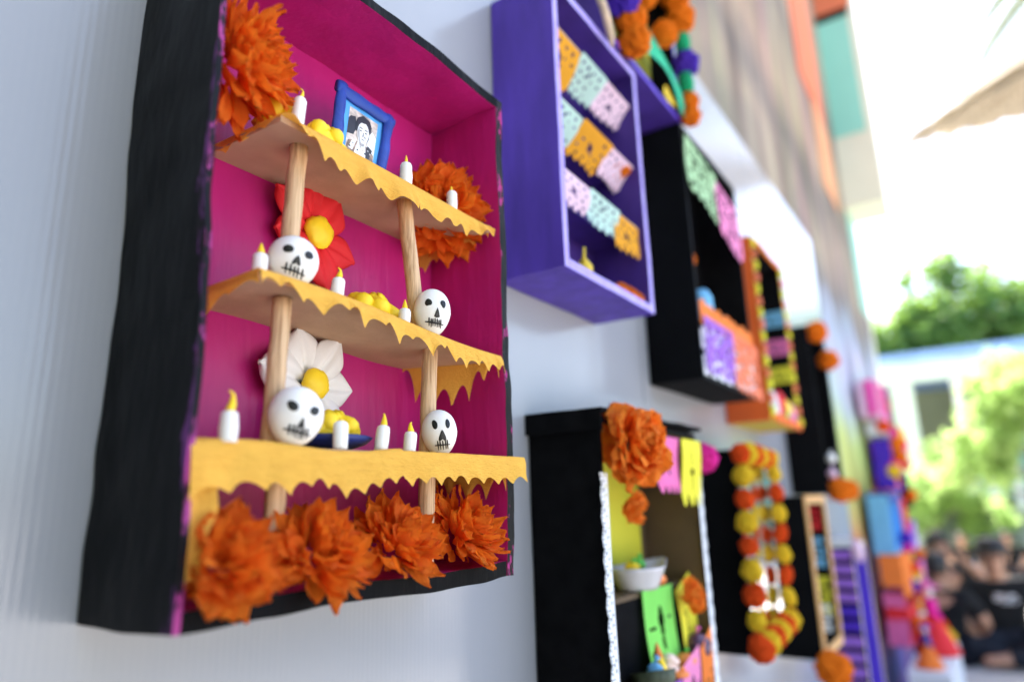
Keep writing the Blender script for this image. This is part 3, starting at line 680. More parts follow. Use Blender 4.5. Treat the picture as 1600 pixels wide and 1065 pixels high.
def PQ(s_, t, off): return FQ(.26 + .50 * s_, .22 + .56 * t, .0026 + off * .00025)
b = MB()
def poly(pts, mi, off, n=None):
    b.add([PQ(x, y, off) for x, y in pts], [tuple(range(len(pts)))], mi)
def el(cx, cy, rx, ry, n=20, a0=0, a1=360): return [(cx + rx * math.cos(R(lerp(a0, a1, k / n))), cy + ry * math.sin(R(lerp(a0, a1, k / n)))) for k in range(n if a1 - a0 == 360 else n + 1)]
poly([(0, 0), (1, 0), (1, 1), (0, 1)], 2, 0)
poly([(0, .36), (.22, .40), (.30, .62), (.22, .84), (.06, .80), (0, .72)], 1, 1)
poly([(.70, .05), (1, .05), (1, .60), (.84, .72), (.74, .55)], 0, 1)
poly([(0, 0), (1, 0), (.98, .16), (.74, .28), (.30, .30), (.06, .22)], 3, 2)
poly([(.30, 0), (.72, 0), (.66, .34), (.40, .34)], 0, 3)
poly([(.66, .02), (.84, .02), (.92, .26), (.74, .32)], 1, 3); poly([(.10, .06), (.24, .04), (.34, .30), (.20, .28)], 0, 3)
poly(el(.52, .72, .27, .22), 1, 4); poly([(.27, .52), (.36, .52), (.34, .78), (.26, .74)], 1, 4)
poly(el(.53, .54, .205, .27), 0, 5)
poly([(.30, .66), (.42, .77), (.60, .80), (.74, .68), (.80, .78), (.70, .92), (.46, .96), (.28, .84)], 1, 6)
poly(el(.74, .53, .035, .06, 10), 0, 5)
for ex in (.44, .62): poly(el(ex, .575, .038, .016, 10), 1, 6); poly([(ex - .06, .635), (ex + .05, .63), (ex + .05, .65), (ex - .05, .66)], 1, 6)
poly([(.53, .56), (.545, .56), (.55, .46), (.51, .455), (.515, .47)], 1, 6); poly([(.46, .39), (.54, .375), (.61, .395), (.54, .40)], 1, 6)
poly([(.66, .32), (.74, .46), (.75, .62), (.70, .42)], 1, 6)
poly([(.335, .50), (.37, .42), (.45, .30), (.50, .29), (.43, .40), (.40, .55), (.37, .66)], 4, 6); poly([(.44, .30), (.62, .30), (.60, .24), (.47, .22)], 4, 6); poly([(.58, .50), (.64, .47), (.63, .43), (.57, .45)], 4, 6)
for k_ in range(9): poly(el(.14 + .09 * k_, .10 + .10 * ((k_ * 5) % 3) / 2, .03, .022, 8), (1, 4, 2)[k_ % 3], 4)
b.build('portrait_print', PM_ + [mat('print_grey', (.33, .32, .32), .35, .3, 200)], fr)

# ---- tissue marigolds in the magenta box
def inbox(p):
    x = p.x / U; y = p.y / U + 1.27; z = (p.z - CZ) / U
    return (.618 if z > 0 else .612) < x < 1.448 and y < 1.240 and z > (-.118 if y > .970 else -.155) and z < 1.11 and y > .90
LAY = [(6, 8, .72), (24, 16, .82), (44, 24, .93), (64, 30, 1.0), (84, 32, 1.02), (104, 20, .95)]
G_ = 'orange tissue marigolds in the magenta box'
marigold('orange tissue marigold in the lower left corner of the magenta box', W(.672, 1.03, -.088), (-.05, -.85, .6), .108 * U, LAY, PM, 1, group=G_, lim=inbox)
marigold('orange tissue marigold just right of the left bottom dowel', W(.862, 1.03, -.086), (.10, -.85, .6), .108 * U, LAY, PM, 2, group=G_, lim=inbox)
marigold('orange tissue marigold left of the right bottom dowel, third along the bottom', W(1.085, 1.045, -.082), (.15, -.85, .6), .108 * U, LAY, PM, 3, group=G_, lim=inbox)
marigold('orange tissue marigold in the lower right corner of the magenta box', W(1.325, 1.065, -.072), (.2, -.85, .55), .120 * U, LAY, PM, 4, group=G_, lim=inbox)
marigold('orange tissue marigold in the upper left corner of the magenta box', W(.668, 1.10, .860), (.45, -.85, .05), .135 * U, LAY, PM, 5, group=G_, lim=inbox)
marigold('orange tissue marigold on the right side above and below the top shelf', W(1.395, 1.165, .815), (-.45, -.8, .05), .150 * U, LAY, PM, 6, group=G_, lim=inbox)

# ================================================================== purple box with flag strings
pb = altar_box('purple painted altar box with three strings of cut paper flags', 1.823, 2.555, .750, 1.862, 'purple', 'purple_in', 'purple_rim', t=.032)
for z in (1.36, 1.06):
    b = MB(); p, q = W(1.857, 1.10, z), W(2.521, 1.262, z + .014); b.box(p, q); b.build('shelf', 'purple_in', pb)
def string_of_flags(label, dy, rows, lean):
    x0, z0 = rows[0][0], rows[0][2]
    th = thing('flag_string', label, 'paper flags', W(lerp(rows[0][0], rows[-1][1], .5), dy, z0), 'strings of cut paper flags')
    b = MB(); b.tube([W(x0, dy, z0), W(lerp(x0, rows[-1][1], .5), dy, rows[len(rows) // 2][2] - .004), W(rows[-1][1], dy, rows[-1][2])], .0008, 6); b.build('string', 'rope', th)
    for k, (xa, xb_, zt, zb, col, st) in enumerate(rows): picado(th, xa, xb_, zt, zb, dy - .004 - .003 * k, col, st, k + int(z0 * 10), .008, lean=-lean)
    return th
string_of_flags('top string of flags in the purple box: gold, mint, then pale pink', 1.03, [(1.862, 2.09, 1.705, 1.56, 'paper_gold', 0), (2.085, 2.295, 1.700, 1.60, 'paper_mint', 0), (2.29, 2.52, 1.695, 1.595, 'paper_pink', 0)], .09)
string_of_flags('middle string of flags in the purple box: mint, gold, then pale pink', 1.035, [(1.862, 2.085, 1.42, 1.32, 'paper_mint', 0), (2.08, 2.32, 1.412, 1.305, 'paper_gold', 0), (2.31, 2.52, 1.405, 1.305, 'paper_pink', 0)], .09)
string_of_flags('bottom string of flags in the purple box: pale pink, mint, then gold', 1.03, [(1.864, 2.09, 1.135, 1.03, 'paper_pink', 0), (2.08, 2.325, 1.127, 1.015, 'paper_mint', 0), (2.30, 2.515, 1.115, .98, 'paper_gold', 0)], .02)
pompom(W(2.49, 1.08, 1.385), .045 * U, 'orange', label='orange pompom behind the right end of the middle flag string', sq=(1, 1, .7))
for k, (x, z) in enumerate(((2.34, .80), (2.42, .805), (2.49, .80))): pompom(W(x, 1.05, z), .034 * U, 'orange', label=('leftmost', 'middle', 'rightmost')[k] + ' of three small orange pompoms on the floor of the purple box', group='orange pompoms on the floor of the purple box')
b = MB(); b.tube([W(2.05, 1.05, .78), W(2.05, 1.05, .82), W(2.055, 1.05, .85)], [.011, .012, .004], 12); b.tube([W(2.03, 1.04, .82), W(2.02, 1.03, .88)], [.003, .002], 8)
o = origin(b.build('paper_candle', 'yellow_paint', smooth=True), W(2.05, 1.05, .78)); tag(o, 'little pale yellow candle on the floor of the purple box', 'candle')
b = MB(); b.tube([W(2.03, 1.16, 1.374), W(2.03, 1.16, 1.60)], .013, 12); o = origin(b.build('paper_candle', 'yellow_paint', smooth=True), W(2.03, 1.16, 1.374)); tag(o, 'tall pale yellow candle behind the top flags of the purple box', 'candle')

# ================================================================== purple box above, with green swag and flower rim
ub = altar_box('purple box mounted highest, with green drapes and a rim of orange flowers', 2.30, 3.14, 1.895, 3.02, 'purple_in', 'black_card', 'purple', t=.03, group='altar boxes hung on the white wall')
b = MB(); P = []
for i in range(31):       # swag hanging across the opening
    u = i / 30; row = []
    for j in range(9):
        t = j / 8
        zt = lerp(2.18, 2.06, u) + .05 * math.sin(u * math.pi); zb = 1.955 + .07 * math.sin(math.pi * min(1, u * 1.15)) - .06 * max(0, (u - .8) / .2)
        row.append(W(lerp(2.44, 3.13, u), .978 - .012 * math.sin(u * 8 + t * 3) * t - .015 * t, lerp(zt, zb, t)))
    P.append(row)
b.grid(P); b.build('drape', 'mint_felt', ub, smooth=True)
b = MB(); b.grid([[W(lerp(2.36, 2.92, i / 12), 1.06, lerp(2.05, 2.9, j / 6)) for j in range(7)] for i in range(13)]); b.build('backing_card', 'olive_card', ub)
b = MB(); b.grid([[W(lerp(2.9, 3.09, i / 6), .99 + .006 * math.sin(i + j), lerp(1.93, 1.99, j / 4)) for j in range(5)] for i in range(7)]); b.build('floor_strip', 'yellow_paint', ub)
G_ = 'flowers round the rim of the highest box'
fl = [(2.36, 2.09, .075, 'purple'), (2.44, 2.045, .070, 'orange'), (2.455, 1.945, .072, 'orange'), (2.405, 2.02, .05, 'orange'), (2.40, 2.20, .07, 'orange'), (2.86, 2.235, .062, 'orange'), (2.66, 2.31, .05, 'orange'),
      (3.155, 1.93, .052, 'orange'), (3.165, 2.02, .05, 'orange'), (3.165, 2.245, .068, 'purple'), (3.14, 2.50, .075, 'orange'), (3.10, 2.62, .075, 'orange'), (3.02, 2.72, .07, 'orange'), (3.165, 2.84, .06, 'orange')]
names = ['purple pompom near the lower left corner of the highest box', None]
gar = thing('flower_rim', 'rim of orange and purple pompoms with green felt bands around the highest box', 'garland', W(2.8, .97, 1.95))
for x, z, r_, colr in fl: pompom(W(x, .955, z), r_ * U, colr, gar)
for x, z0, z1 in ((3.155, 2.075, 2.175), (3.165, 2.32, 2.43), (2.45, 2.13, 2.23)):
    b = MB(); b.tube([W(x, .965, z0), W(x + .003, .96, lerp(z0, z1, .5)), W(x, .965, z1)], [.014, .016, .014], 12); b.build('felt_band', 'green_felt', gar, smooth=True)
b = MB(); b.tube([W(2.13, .97, 2.02), W(2.20, .965, 1.92), W(2.24, .965, 1.84), W(2.25, .97, 1.80)], [.006, .007, .006, .003], 8); o = origin(b.build('twine', 'rope', smooth=True), W(2.2, .97, 1.84)); tag(o, 'end of beige twine hanging over the top edge of the purple box', 'twine')

# ================================================================== black box 3 with green and pink flags
b3 = altar_box('black altar box with a green and a pink lace-cut flag over its opening', 3.106, 4.05, .562, 1.890, 'black_card', 'black_felt', 'black_card', t=.022)
b = MB(); p, q = W(3.135, 1.03, .86), W(4.02, 1.25, .875); b.box(p, q); b.build('shelf', 'black_felt', b3)
b = MB(); p, q = W(3.135, 1.12, 1.0), W(3.7, 1.25, 1.015); b.box(p, q); b.build('shelf', 'black_felt', b3)
def flag(label, cat, *a, **k):
    o = picado(None, *a, **k); tag(o, label, cat); return o
flag('sage green lace-cut paper flag hanging from the black box under the highest box', 'paper flag', 3.12, 3.60, 1.83, 1.53, .985, 'paper_sage', 1, 3, .05)
flag('pink lace-cut paper flag hanging beside the sage green one', 'paper flag', 3.58, 4.02, 1.78, 1.44, .988, 'paper_rose', 1, 4, .06)
flag('violet cut paper flag at the bottom of the black box with lace flags', 'paper flag', 3.15, 3.60, .875, .60, .99, 'paper_violet', 1, 5, .0)
flag('salmon cut paper flag beside the violet one', 'paper flag', 3.60, 4.08, .885, .57, .985, 'paper_salmon', 1, 6, .02)
b = MB(); b.grid([[W(lerp(3.13, 4.03, i / 20), .995 - .006 * math.sin(i * 1.3), lerp(.95, .84, j / 4) + .012 * math.sin(i * 2.1 + j)) for j in range(5)] for i in range(21)])
b.build('orange_runner', 'paper_orange', b3, smooth=True)
b = MB(); b.grid([[W(lerp(3.13, 4.03, i / 30), 1.004 - .003 * math.sin(i * 1.7), lerp(.84, .585, j / 8)) for j in range(9)] for i in range(31)], 0, lambda i, j: (i * 7 + j * 5) % 4 == 0)
b.build('lace_front', 'lace', b3)
for q_, x, z, r_ in (('topmost', 3.33, 1.345, .05), ('middle', 3.34, 1.235, .065), ('lowest', 3.32, 1.12, .05)): pompom(W(x, 1.13, z), r_ * U, 'orange', label=q_ + ' orange pompom in a column inside the black box with lace flags', group='column of orange pompoms')
b = MB(); b.tube([W(3.36, 1.06, .885), W(3.36, 1.06, .90), W(3.36, 1.06, 1.02), W(3.36, 1.06, 1.06)], [.020, .024, .022, .015], 14); o = origin(b.build('blue_jug', 'paper_sky', smooth=True), W(3.36, 1.06, .885)); tag(o, 'sky blue paper jug on the shelf of the lace-flag box', 'jug')
b = MB(); b.tube([W(3.66, 1.03, .885), W(3.66, 1.03, .955), W(3.66, 1.03, .985)], [.008, .009, .002], 12); o = origin(b.build('white_candle', 'clay_white', smooth=True), W(3.66, 1.03, .885)); tag(o, 'white candle at the shelf edge of the lace-flag box', 'candle')

# ================================================================== orange box
ob = altar_box('orange altar box with a black inside and small coloured notes', 4.30, 5.09, .470, 1.665, 'orange_paint', 'black_felt', 'yellow_paint', t=.035, bottom='yellow_paint')
for k in range(15):
    for x in (4.305, 5.082):
        b = MB(); z = .50 + k * .078; b.slab(W(x - .012, .982, z), W(x + .030, .999, z + .05), .01, .002); b.build('trim_tab', 'paper_salmon' if k % 2 else 'paper_yellow', ob)
for k in range(9):
    b = MB(); x = 4.35 + k * .08; b.slab(W(x, .982, .462), W(x + .06, .999, .51), .01, .002); b.build('trim_tab', 'orange_paint' if k % 2 else 'paper_orange', ob)
    b = MB(); b.slab(W(x, .984, 1.63), W(x + .05, .999, 1.662), .01, .002); b.build('trim_tab', 'paper_orange', ob)
for lab, x, z, c_ in (('sky blue note pinned to the inside wall of the orange box', 1.09, 1.27, 'paper_sky'), ('magenta note pinned below the blue one in the orange box', 1.08, 1.06, 'paper_hot_pink'), ('mustard note pinned lowest in the orange box', 1.07, .86, 'paper_yellow')):
    b = MB(); b.grid([[W(5.048 - .004 * math.sin(j), x + (.085 - .17 * i / 10), z + .12 * (j / 8 - .5)) for j in range(9)] for i in range(11)], 0, lambda i, j: i in (3, 4, 6) and j in (2, 3, 5) and (i + j) % 2 == 0)
    o = origin(b.build('cut_note', c_), W(5.05, x, z)); tag(o, lab, 'note')
for lab, x, z, r_, c_ in (('white sugar cube stack in the front of the orange box', 4.52, .58, (.05, .05, .10), 'paper_white'), ('red clay pot in the front of the orange box', 4.66, .60, (.06, .06, .10), 'foam_red'), ('green clay pot in the front of the orange box', 4.78, .56, (.05, .05, .08), 'leaf_clay'), ('yellow clay bread in the front of the orange box', 4.88, .60, (.07, .05, .06), 'clay_yellow'), ('pink clay loaf at the right of the orange box', 4.98, .56, (.05, .05, .09), 'paper_rose')):
    b = MB(); b.blob(W(x, 1.04, z), Vector(r_) * U, 0, 8, 14, .2, x); o = origin(b.build('offering', c_, smooth=True), W(x, 1.04, z - r_[2])); tag(o, lab, 'offering')

# ================================================================== lower black box with lace and foods
b4 = altar_box('black felt altar box with white lace edging and a brown inside', 1.988, 2.90, -.95, .285, 'black_felt', 'brown_card', 'black_card', t=.022)
p, q = W(1.981, .985, .235), W(2.905, 1.266, .300); b = MB(); b.slab((p.x - .004, p.y - .003, p.z), (p.x - .0005, q.y, q.z), .02, .0012); b.slab((p.x - .004, p.y - .004, q.z - .002), (q.x + .003, q.y, q.z + .003), .02, .0012); b.build('lid', 'black_felt', b4)
def lace(x0, x1, z0, z1, dy, flip):
    n = int(abs(z1 - z0) / .0058); m = 12; P = []
    for i in range(n + 1):
        t = i / n; z = lerp(z0, z1, t); per = (z / .066) % 1
        w = .72 + .20 * abs(math.sin(per * math.pi)) + .08 * abs(math.sin(per * 3 * math.pi))
        P.append([W(lerp(x1, lerp(x1, x0, w), j / m) + .003 * math.sin(z * 9), dy, z) for j in range(m + 1)])
    def skip(i, j):
        ph = i % 11
        return (j in (3, 4) and ph in (1, 2, 6, 7)) or (j in (6, 7) and ph in (4, 5, 9)) or (j in (9, 10) and ph in (1, 3, 5, 7, 9)) or (j == 8 and ph == 0)
    b = MB(); b.grid(P, 0, skip); return b.build('lace_trim', 'lace', b4)
lace(1.960, 2.014, -.94, .10, .992, 0); lace(2.915, 2.862, -.94, .16, .992, 1)
for z, d in ((-.31, 1.09), (-.60, 1.02)):
    b = MB(); p, q = W(2.018, d, z - .016), W(2.87, 1.25, z); b.box(p, q); b.build('shelf', 'brown_card', b4)
    b = MB(); p, q = W(2.018, d + .004, z - .30), W(2.87, d + .016, z - .0165); b.box(p, q); b.build('riser', 'black_felt', b4)
b = MB(); b.grid([[W(lerp(2.10, 2.795, i / 8), 1.235, lerp(.22, -.30, j / 8)) for j in range(9)] for i in range(9)]); b.build('yellow_sheet', 'olive_card', b4)
LB = [(0, 3, .70), (12, 7, .8), (32, 10, .88), (55, 14, .97), (78, 16, 1.0), (98, 16, 1.0), (120, 12, .95)]
marigold('large bright orange tissue flower on the top left corner of the lace-edged box', W(2.115, .965, .190), (-.35, -1, .1), .140 * U, LB, PW, 21, lim=lambda p: p.y < FY - .001 or p.x > 2.03 * U)
marigold('orange tissue flower half hidden under the large one on the lace-edged box', W(2.33, 1.09, .0), (-.1, -1, -.3), .080 * U, LB[1:4], PW, 22)
marigold('orange tissue flower on the green and yellow flags inside the lace-edged box', W(2.745, 1.055, -.355), (-.35, -1, .1), .088 * U, LB[:4], PW, 23)
flag('pink paper flag on the lace-edged box beside the large orange flower', 'paper flag', 2.42, 2.66, .25, .04, .985, 'paper_hot_pink', 4, 3, .0)
flag('yellow paper flag with a black cut-out on the top edge of the lace-edged box', 'paper flag', 2.655, 2.875, .25, .015, .975, 'paper_yellow', 2, 2, .0)
pompom(W(2.945, .985, .185), .060 * U, 'pink', label='hot pink pompom at the top right corner of the lace-edged box')
flag('lime green paper flag with a dark keyhole cut-out inside the lace-edged box', 'paper flag', 2.405, 2.690, -.305, -.625, 1.075, 'paper_green', 3, 3, .0, lean=.03)
flag('yellow paper flag with a slit beside the lime green one', 'paper flag', 2.700, 3.00 - .13, -.335, -.60, 1.07, 'paper_yellow', 4, 5, -.06, lean=.03)
flag('pink paper flag at the lowest step of the lace-edged box', 'paper flag', 2.53, 2.72, -.575, -.90, 1.0, 'paper_rose', 3, 2, -.05)
flag('orange paper flag at the right of the lowest step', 'paper flag', 2.72, 2.86, -.545, -.90, .995, 'paper_orange', 4, 2, -.07)
flag('violet paper flag at the left of the lowest step', 'paper flag', 2.26, 2.52, -.605, -.90, 1.0, 'paper_violet', 9, 2, .0)
# grey clay dish with a beak, fruit and small foods
b = MB(); P = []
for i in range(7):
    t = i / 6; row = []
    for j in range(24):
        an = 2 * math.pi * j / 24; r_ = lerp(.035, .052, t) ; k = 1 + (.9 * max(0, math.cos(an)) ** 6) * t
        row.append(W(2.50, 1.13, -.305) + Vector((r_ * k * math.cos(an), r_ * .7 * math.sin(an), t * .030 + .006 * t * max(0, math.cos(an)) ** 4)))
    P.append(row)
b.grid(P, close=True); o = b.build('beaked_dish', 'dish', smooth=True); o.modifiers.new('thick', 'SOLIDIFY').thickness = .002; origin(o, W(2.5, 1.13, -.305)); tag(o, 'grey clay dish with a pointed beak on the upper step of the lace-edged box', 'dish')
def small(name, lab, cat, c, r, m, jit=.08, extra=None):
    th = thing(name, lab, cat, W(*c)); b = MB(); b.blob((0, 0, r[2] * U), Vector(r) * U, 0, 10, 16, jit, c[0] * 7); b.build('body', m, th, local=True, smooth=True)
    b = MB(); b.tube([(0, 0, r[2] * U * 1.85), (.001, -.001, r[2] * U * 2.25), (.004, -.002, r[2] * U * 2.4)], [.0025, .002, .0045], 8); b.build('stalk', extra or 'leaf_clay', th, local=True, smooth=True); return th
small('clay_fruit', 'pale green clay fruit heaped in the beaked dish', 'clay fruit', (2.535, 1.14, -.245), (.03, .03, .022), 'leaf_clay')
small('clay_fruit', 'small yellow clay fruit in the beaked dish', 'clay fruit', (2.46, 1.13, -.245), (.03, .03, .018), 'clay_yellow')
small('clay_fruit', 'small clay mandarin beside the beaked dish', 'clay fruit', (2.62, 1.09, -.305), (.022, .022, .022), 'mandarin')
small('clay_pumpkin', 'little orange clay pumpkin with a green stalk on the lower step', 'clay pumpkin', (2.66, 1.03, -.600), (.046, .04, .026), 'mandarin')
small('clay_plum', 'dark purple clay plum on the lower step of the lace-edged box', 'clay plum', (2.80, 1.03, -.595), (.060, .055, .048), 'plum', extra='paper_hot_pink')
small('clay_fruit', 'brown clay fruit behind the dark plum', 'clay fruit', (2.855, 1.07, -.595), (.035, .03, .04), 'mandarin', extra='mandarin')
b = MB(); b.lathe((0, 0, 0), [(.001, 0), (.020, .001), (.027, .010), (.029, .022), (.026, .021), (.023, .010), (.002, .004)], 24); o = b.build('clay_bowl', 'basket', smooth=True); o.location = W(2.30, 1.0, -.598); o.rotation_euler = (R(-12), R(8), 0); tag(o, 'dark green clay bowl at the left of the lower step', 'clay bowl')
small('clay_egg', 'pale blue clay egg in the dark green bowl', 'clay egg', (2.305, 1.0, -.585), (.03, .03, .036), 'paper_sky', extra='paper_sky')
b = MB(); b.tube([W(2.41, 1.02, -.60), W(2.40, 1.02, -.56), W(2.375, 1.02, -.50), W(2.372, 1.02, -.47)], [.010, .0085, .005, .001], 12, 0); o = origin(b.build('candy_corn', 'clay_yellow', smooth=True), W(2.41, 1.02, -.6)); tag(o, 'yellow clay cone with an orange tip behind the dark green bowl', 'clay sweet')
b = MB(); b.tube([W(2.376, 1.018, -.508), W(2.371, 1.018, -.465)], [.0068, .001], 12); ch = b.build('orange_tip', 'mandarin', o, local=True, smooth=True); ch.data.transform(Matrix.Translation(-W(2.41, 1.02, -.6)))
th = thing('clay_bread', 'braided pale pink clay bread on the lower step', 'clay bread', W(2.49, 1.03, -.600))
for k in range(7):
    b = MB(); b.blob((.006 * (k % 2) - .003 + .004 * (k // 2), -.004 * (k % 2), .006 + .0042 * k if k < 5 else .006), (.010, .009, .0065), 0, 8, 12, .1, k); b.build('bread_roll', 'bread_pink', th, local=True, smooth=True)
small('clay_fruit', 'flat orange clay slice in front of the braided bread', 'clay fruit', (2.50, .99, -.600), (.034, .03, .012), 'mandarin', extra='mandarin')

# ================================================================== black box with the pompom garland frame
b6 = altar_box('black altar box with a clear film front framed by a pompom garland', 3.45, 4.11, -.70, .250, 'black_card', 'black_felt', 'black_card', t=.022)
b = MB(); b.grid([[W(lerp(3.48, 4.08, i / 12), 1.0 - .004 * math.sin(i * 1.7 + j * .4), lerp(.21, -.66, j / 12)) for j in range(13)] for i in range(13)]); b.build('clear_film', 'film', b6, smooth=True)
gar = thing('pompom_garland', 'garland of alternating red and yellow pompoms around the film-fronted box', 'garland', W(3.78, .97, -.68))
N_ = 8
for k in range(9): pompom(W(3.405 - .003 * k + rnd.uniform(-.008, .008), .955, .225 - k * .108), .051 * U * rnd.uniform(.9, 1.08), 'red' if k % 2 == 0 else 'yellow', gar, sq=(rnd.uniform(.85, 1), .9, rnd.uniform(.9, 1.05)))
for k in range(1, N_ + 1): pompom(W(4.02, .955, .255 - k * .108), .050 * U, 'yellow' if k % 2 else 'red', gar, sq=(.7, .8, 1))
for k in range(1, 6): pompom(W(3.405 + k * .105, .955, .232 - .003 * k), .055 * U, 'yellow' if k % 2 else 'red', gar)
for k in range(0, 6): pompom(W(3.405 + k * .11, .950, -.66 + .01 * k), .056 * U, 'red' if k % 2 == 0 else 'yellow', gar)
for k, (x, z, c_) in enumerate(((3.62, .06, 'paper_pink'), (3.8, -.12, 'paper_violet'), (3.7, -.38, 'paper_yellow'), (3.9, -.32, 'foam_red'))):
    b = MB(); b.slab(W(x, 1.15, z), W(x + .14, 1.20, z + .16), .02, .002); b.build('paper_parcel', c_, b6)
b = MB(); b.grid([[W(lerp(3.49, 3.60, i / 4), 1.06 + .1 * j / 8, lerp(.2, -.66, j / 8)) for j in range(9)] for i in range(5)]); b.build('silver_strip', 'paper_white', b6)

# ================================================================== black box 5, wood-framed box 7, purple striped box 8
b5 = altar_box('tall black altar box with orange pompoms on its corners', 5.86, 6.62, .035, 1.385, 'black_card', 'black_felt', 'black_card', t=.022)
for lab, x, z, r_ in (('orange pompom on the top left corner of the tall black box', 5.97, 1.34, .085), ('orange pompom on the top edge of the tall black box', 6.40, 1.17, .085), ('orange pompom at the bottom left corner of the tall black box', 6.02, .06, .088), ('orange pompom at the bottom right of the tall black box', 6.42, .065, .088)): pompom(W(x, .95, z), r_ * U, 'orange', label=lab, group='orange pompoms on the corners of the tall black box')
b = MB(); p, q = W(5.9, 1.02, .30), W(6.58, 1.25, .315); b.box(p, q); b.build('shelf', 'black_felt', b5)
for lab, x, z, m_ in (('white skull bead low in the tall black box', 6.10, .315, 'clay_white'), ('pale violet bead low in the tall black box', 6.06, .19, 'paper_pink'), ('brown bead low in the tall black box', 6.16, .13, 'mandarin')): small('bead', lab, 'bead', (x, .99, z - .04), (.04, .04, .04), m_, extra=m_)
b7 = altar_box('black altar box with a plain wooden front frame', 4.92, 5.56, -.985, .020, 'black_card', 'black_felt', 'box_wood', t=.04)
for nm, p, q in (('frame_rail', (4.915, .985, -.03), (5.565, .999, .025)), ('frame_rail', (4.915, .985, -.99), (5.565, .999, -.93))): b = MB(); b.slab(W(*p), W(*q), .02, .001); b.build(nm, 'box_wood', b7)
for nm, p, q in (('frame_stile', (4.915, .985, -.929), (4.975, .999, -.031)), ('frame_stile', (5.51, .985, -.929), (5.565, .999, -.031))): b = MB(); b.slab(W(*p), W(*q), .02, .001); b.build(nm, 'box_wood', b7)
for lab, z0, z1, c_, cat in (('pale blue printed card inside the wood-framed box', -.27, -.48, 'paper_sky', 'card'), ('yellow printed card inside the wood-framed box', -.54, -.80, 'paper_yellow', 'card'), ('white card at the bottom of the wood-framed box', -.72, -.90, 'paper_white', 'card'), ('dark red card at the top of the wood-framed box', -.06, -.22, 'foam_red', 'card')):
    b = MB(); X_ = 5.515 if c_ != 'paper_white' else 5.44; b.grid([[W(X_, lerp(1.02, 1.2, i / 8), lerp(z0, z1, j / 10)) for j in range(11)] for i in range(9)], 0, lambda i, j: j in (2, 4, 6) and (i * 3 + j) % 5 < 3); o = origin(b.build('card', c_), W(X_, 1.1, z1)); tag(o, lab, cat)
pompom(W(4.92, .95, -1.03), .105 * U, 'orange', label='big orange pompom below the wood-framed box')
b8 = altar_box('purple striped altar box with beige edges low beside the wood-framed box', 6.55, 7.35, -1.75, -.38, 'black_card', 'purple', 'beige_card', t=.05)
for k in range(11):
    b = MB(); z = -.50 - k * .115; p, q = W(6.528, 1.01, z), W(6.548, 1.25, z + .075); b.slab(p, q, .02, .002); b.build('stripe', 'paper_violet' if k not in (4, 5) else 'pom_purple', b8)
b = MB(); b.slab(W(6.52, .99, -.40), W(6.56, 1.262, -.33), .02, .002); b.build('top_edge', 'paper_white', b8)
b = MB(); b.tube([W(6.56, .97, -.36), W(6.52, .955, -.44), W(6.6, .95, -.52)], [.016, .020, .006], 10); b.build('ribbon', 'paper_pink', b8, smooth=True)

# ================================================================== boxes and figures at the far end
G_ = 'altar boxes hung on the white wall'
f1 = altar_box('pink altar box with a magenta stripe, high near the end of the wall', 10.35, 11.6, 1.06, 1.56, 'paper_pink', 'paper_rose', 'paper_hot_pink', t=.06, d1=1.24, group=G_)
b = MB(); b.slab(W(10.30, 1.04, 1.07), W(10.34, 1.12, 1.55), .03, .001); b.build('stripe', 'pom_pink', f1)
f2 = altar_box('white altar box under the pink one near the end of the wall', 10.7, 11.5, .84, 1.0, 'paper_white', 'black_felt', 'paper_white', t=.05, d1=1.24, group=G_)
f3 = altar_box('dark purple altar box with orange flowers near the end of the wall', 11.0, 12.0, .10, .80, 'pom_purple', 'purple_in', 'pom_purple', t=.05, d1=1.24, group=G_)
for x, z, c_ in ((11.1, .72, 'orange'), (11.5, .56, 'orange'), (11.9, .74, 'pink'), (11.6, .90, 'yellow')): pompom(W(x, .94, z), .10 * U, c_, label=c_ + ' pompom on the far dark purple box' + (' beside its upper corner' if z == .72 else ''))
f4 = altar_box('light blue altar box with an orange skirt near the end of the wall', 9.75, 11.0, -.70, .02, 'paper_sky', 'blue_light', 'paper_sky', t=.06, d1=1.24, group=G_)
b = MB(); b.slab(W(9.76, .975, -.06), W(11.0, 1.24, .06), .04, .003); b.build('top_edge', 'blue_clay', f4)
b = MB(); b.grid([[W(lerp(9.75, 10.9, i / 24), .965 + .03 * math.sin(i * 1.4), lerp(-.68, -1.18, j / 8)) for j in range(9)] for i in range(25)]); b.grid([[W(9.73, lerp(.965, 1.2, i / 8), lerp(-.68, -1.05, j / 8)) for j in range(9)] for i in range(9)]); b.build('crepe_skirt', 'paper_orange', f4, smooth=True)
f5 = altar_box('magenta and red altar box low near the end of the wall', 9.9, 11.2, -1.75, -1.15, 'paper_hot_pink', 'foam_red', 'foam_red', t=.06, d1=1.24, group=G_)
b = MB(); b.slab(W(9.86, .97, -1.45), W(11.2, 1.23, -1.32), .05, .003); b.build('red_band', 'foam_red', f5)
tb = thing('long_table', 'long low table with a white cloth under the far altar boxes', 'table', Vector((3.9, -.22, 0)))
b = MB(); b.slab((3.55, -.25, .30), (4.35, -.09, .325), .05, .001); b.build('tabletop', 'paper_white', tb)
for x in (3.6, 4.3):
    for y in (-.22, -.12): b = MB(); b.box((x - .012, y - .012, 0), (x + .012, y + .012, .30)); b.build('leg', 'bench', tb)
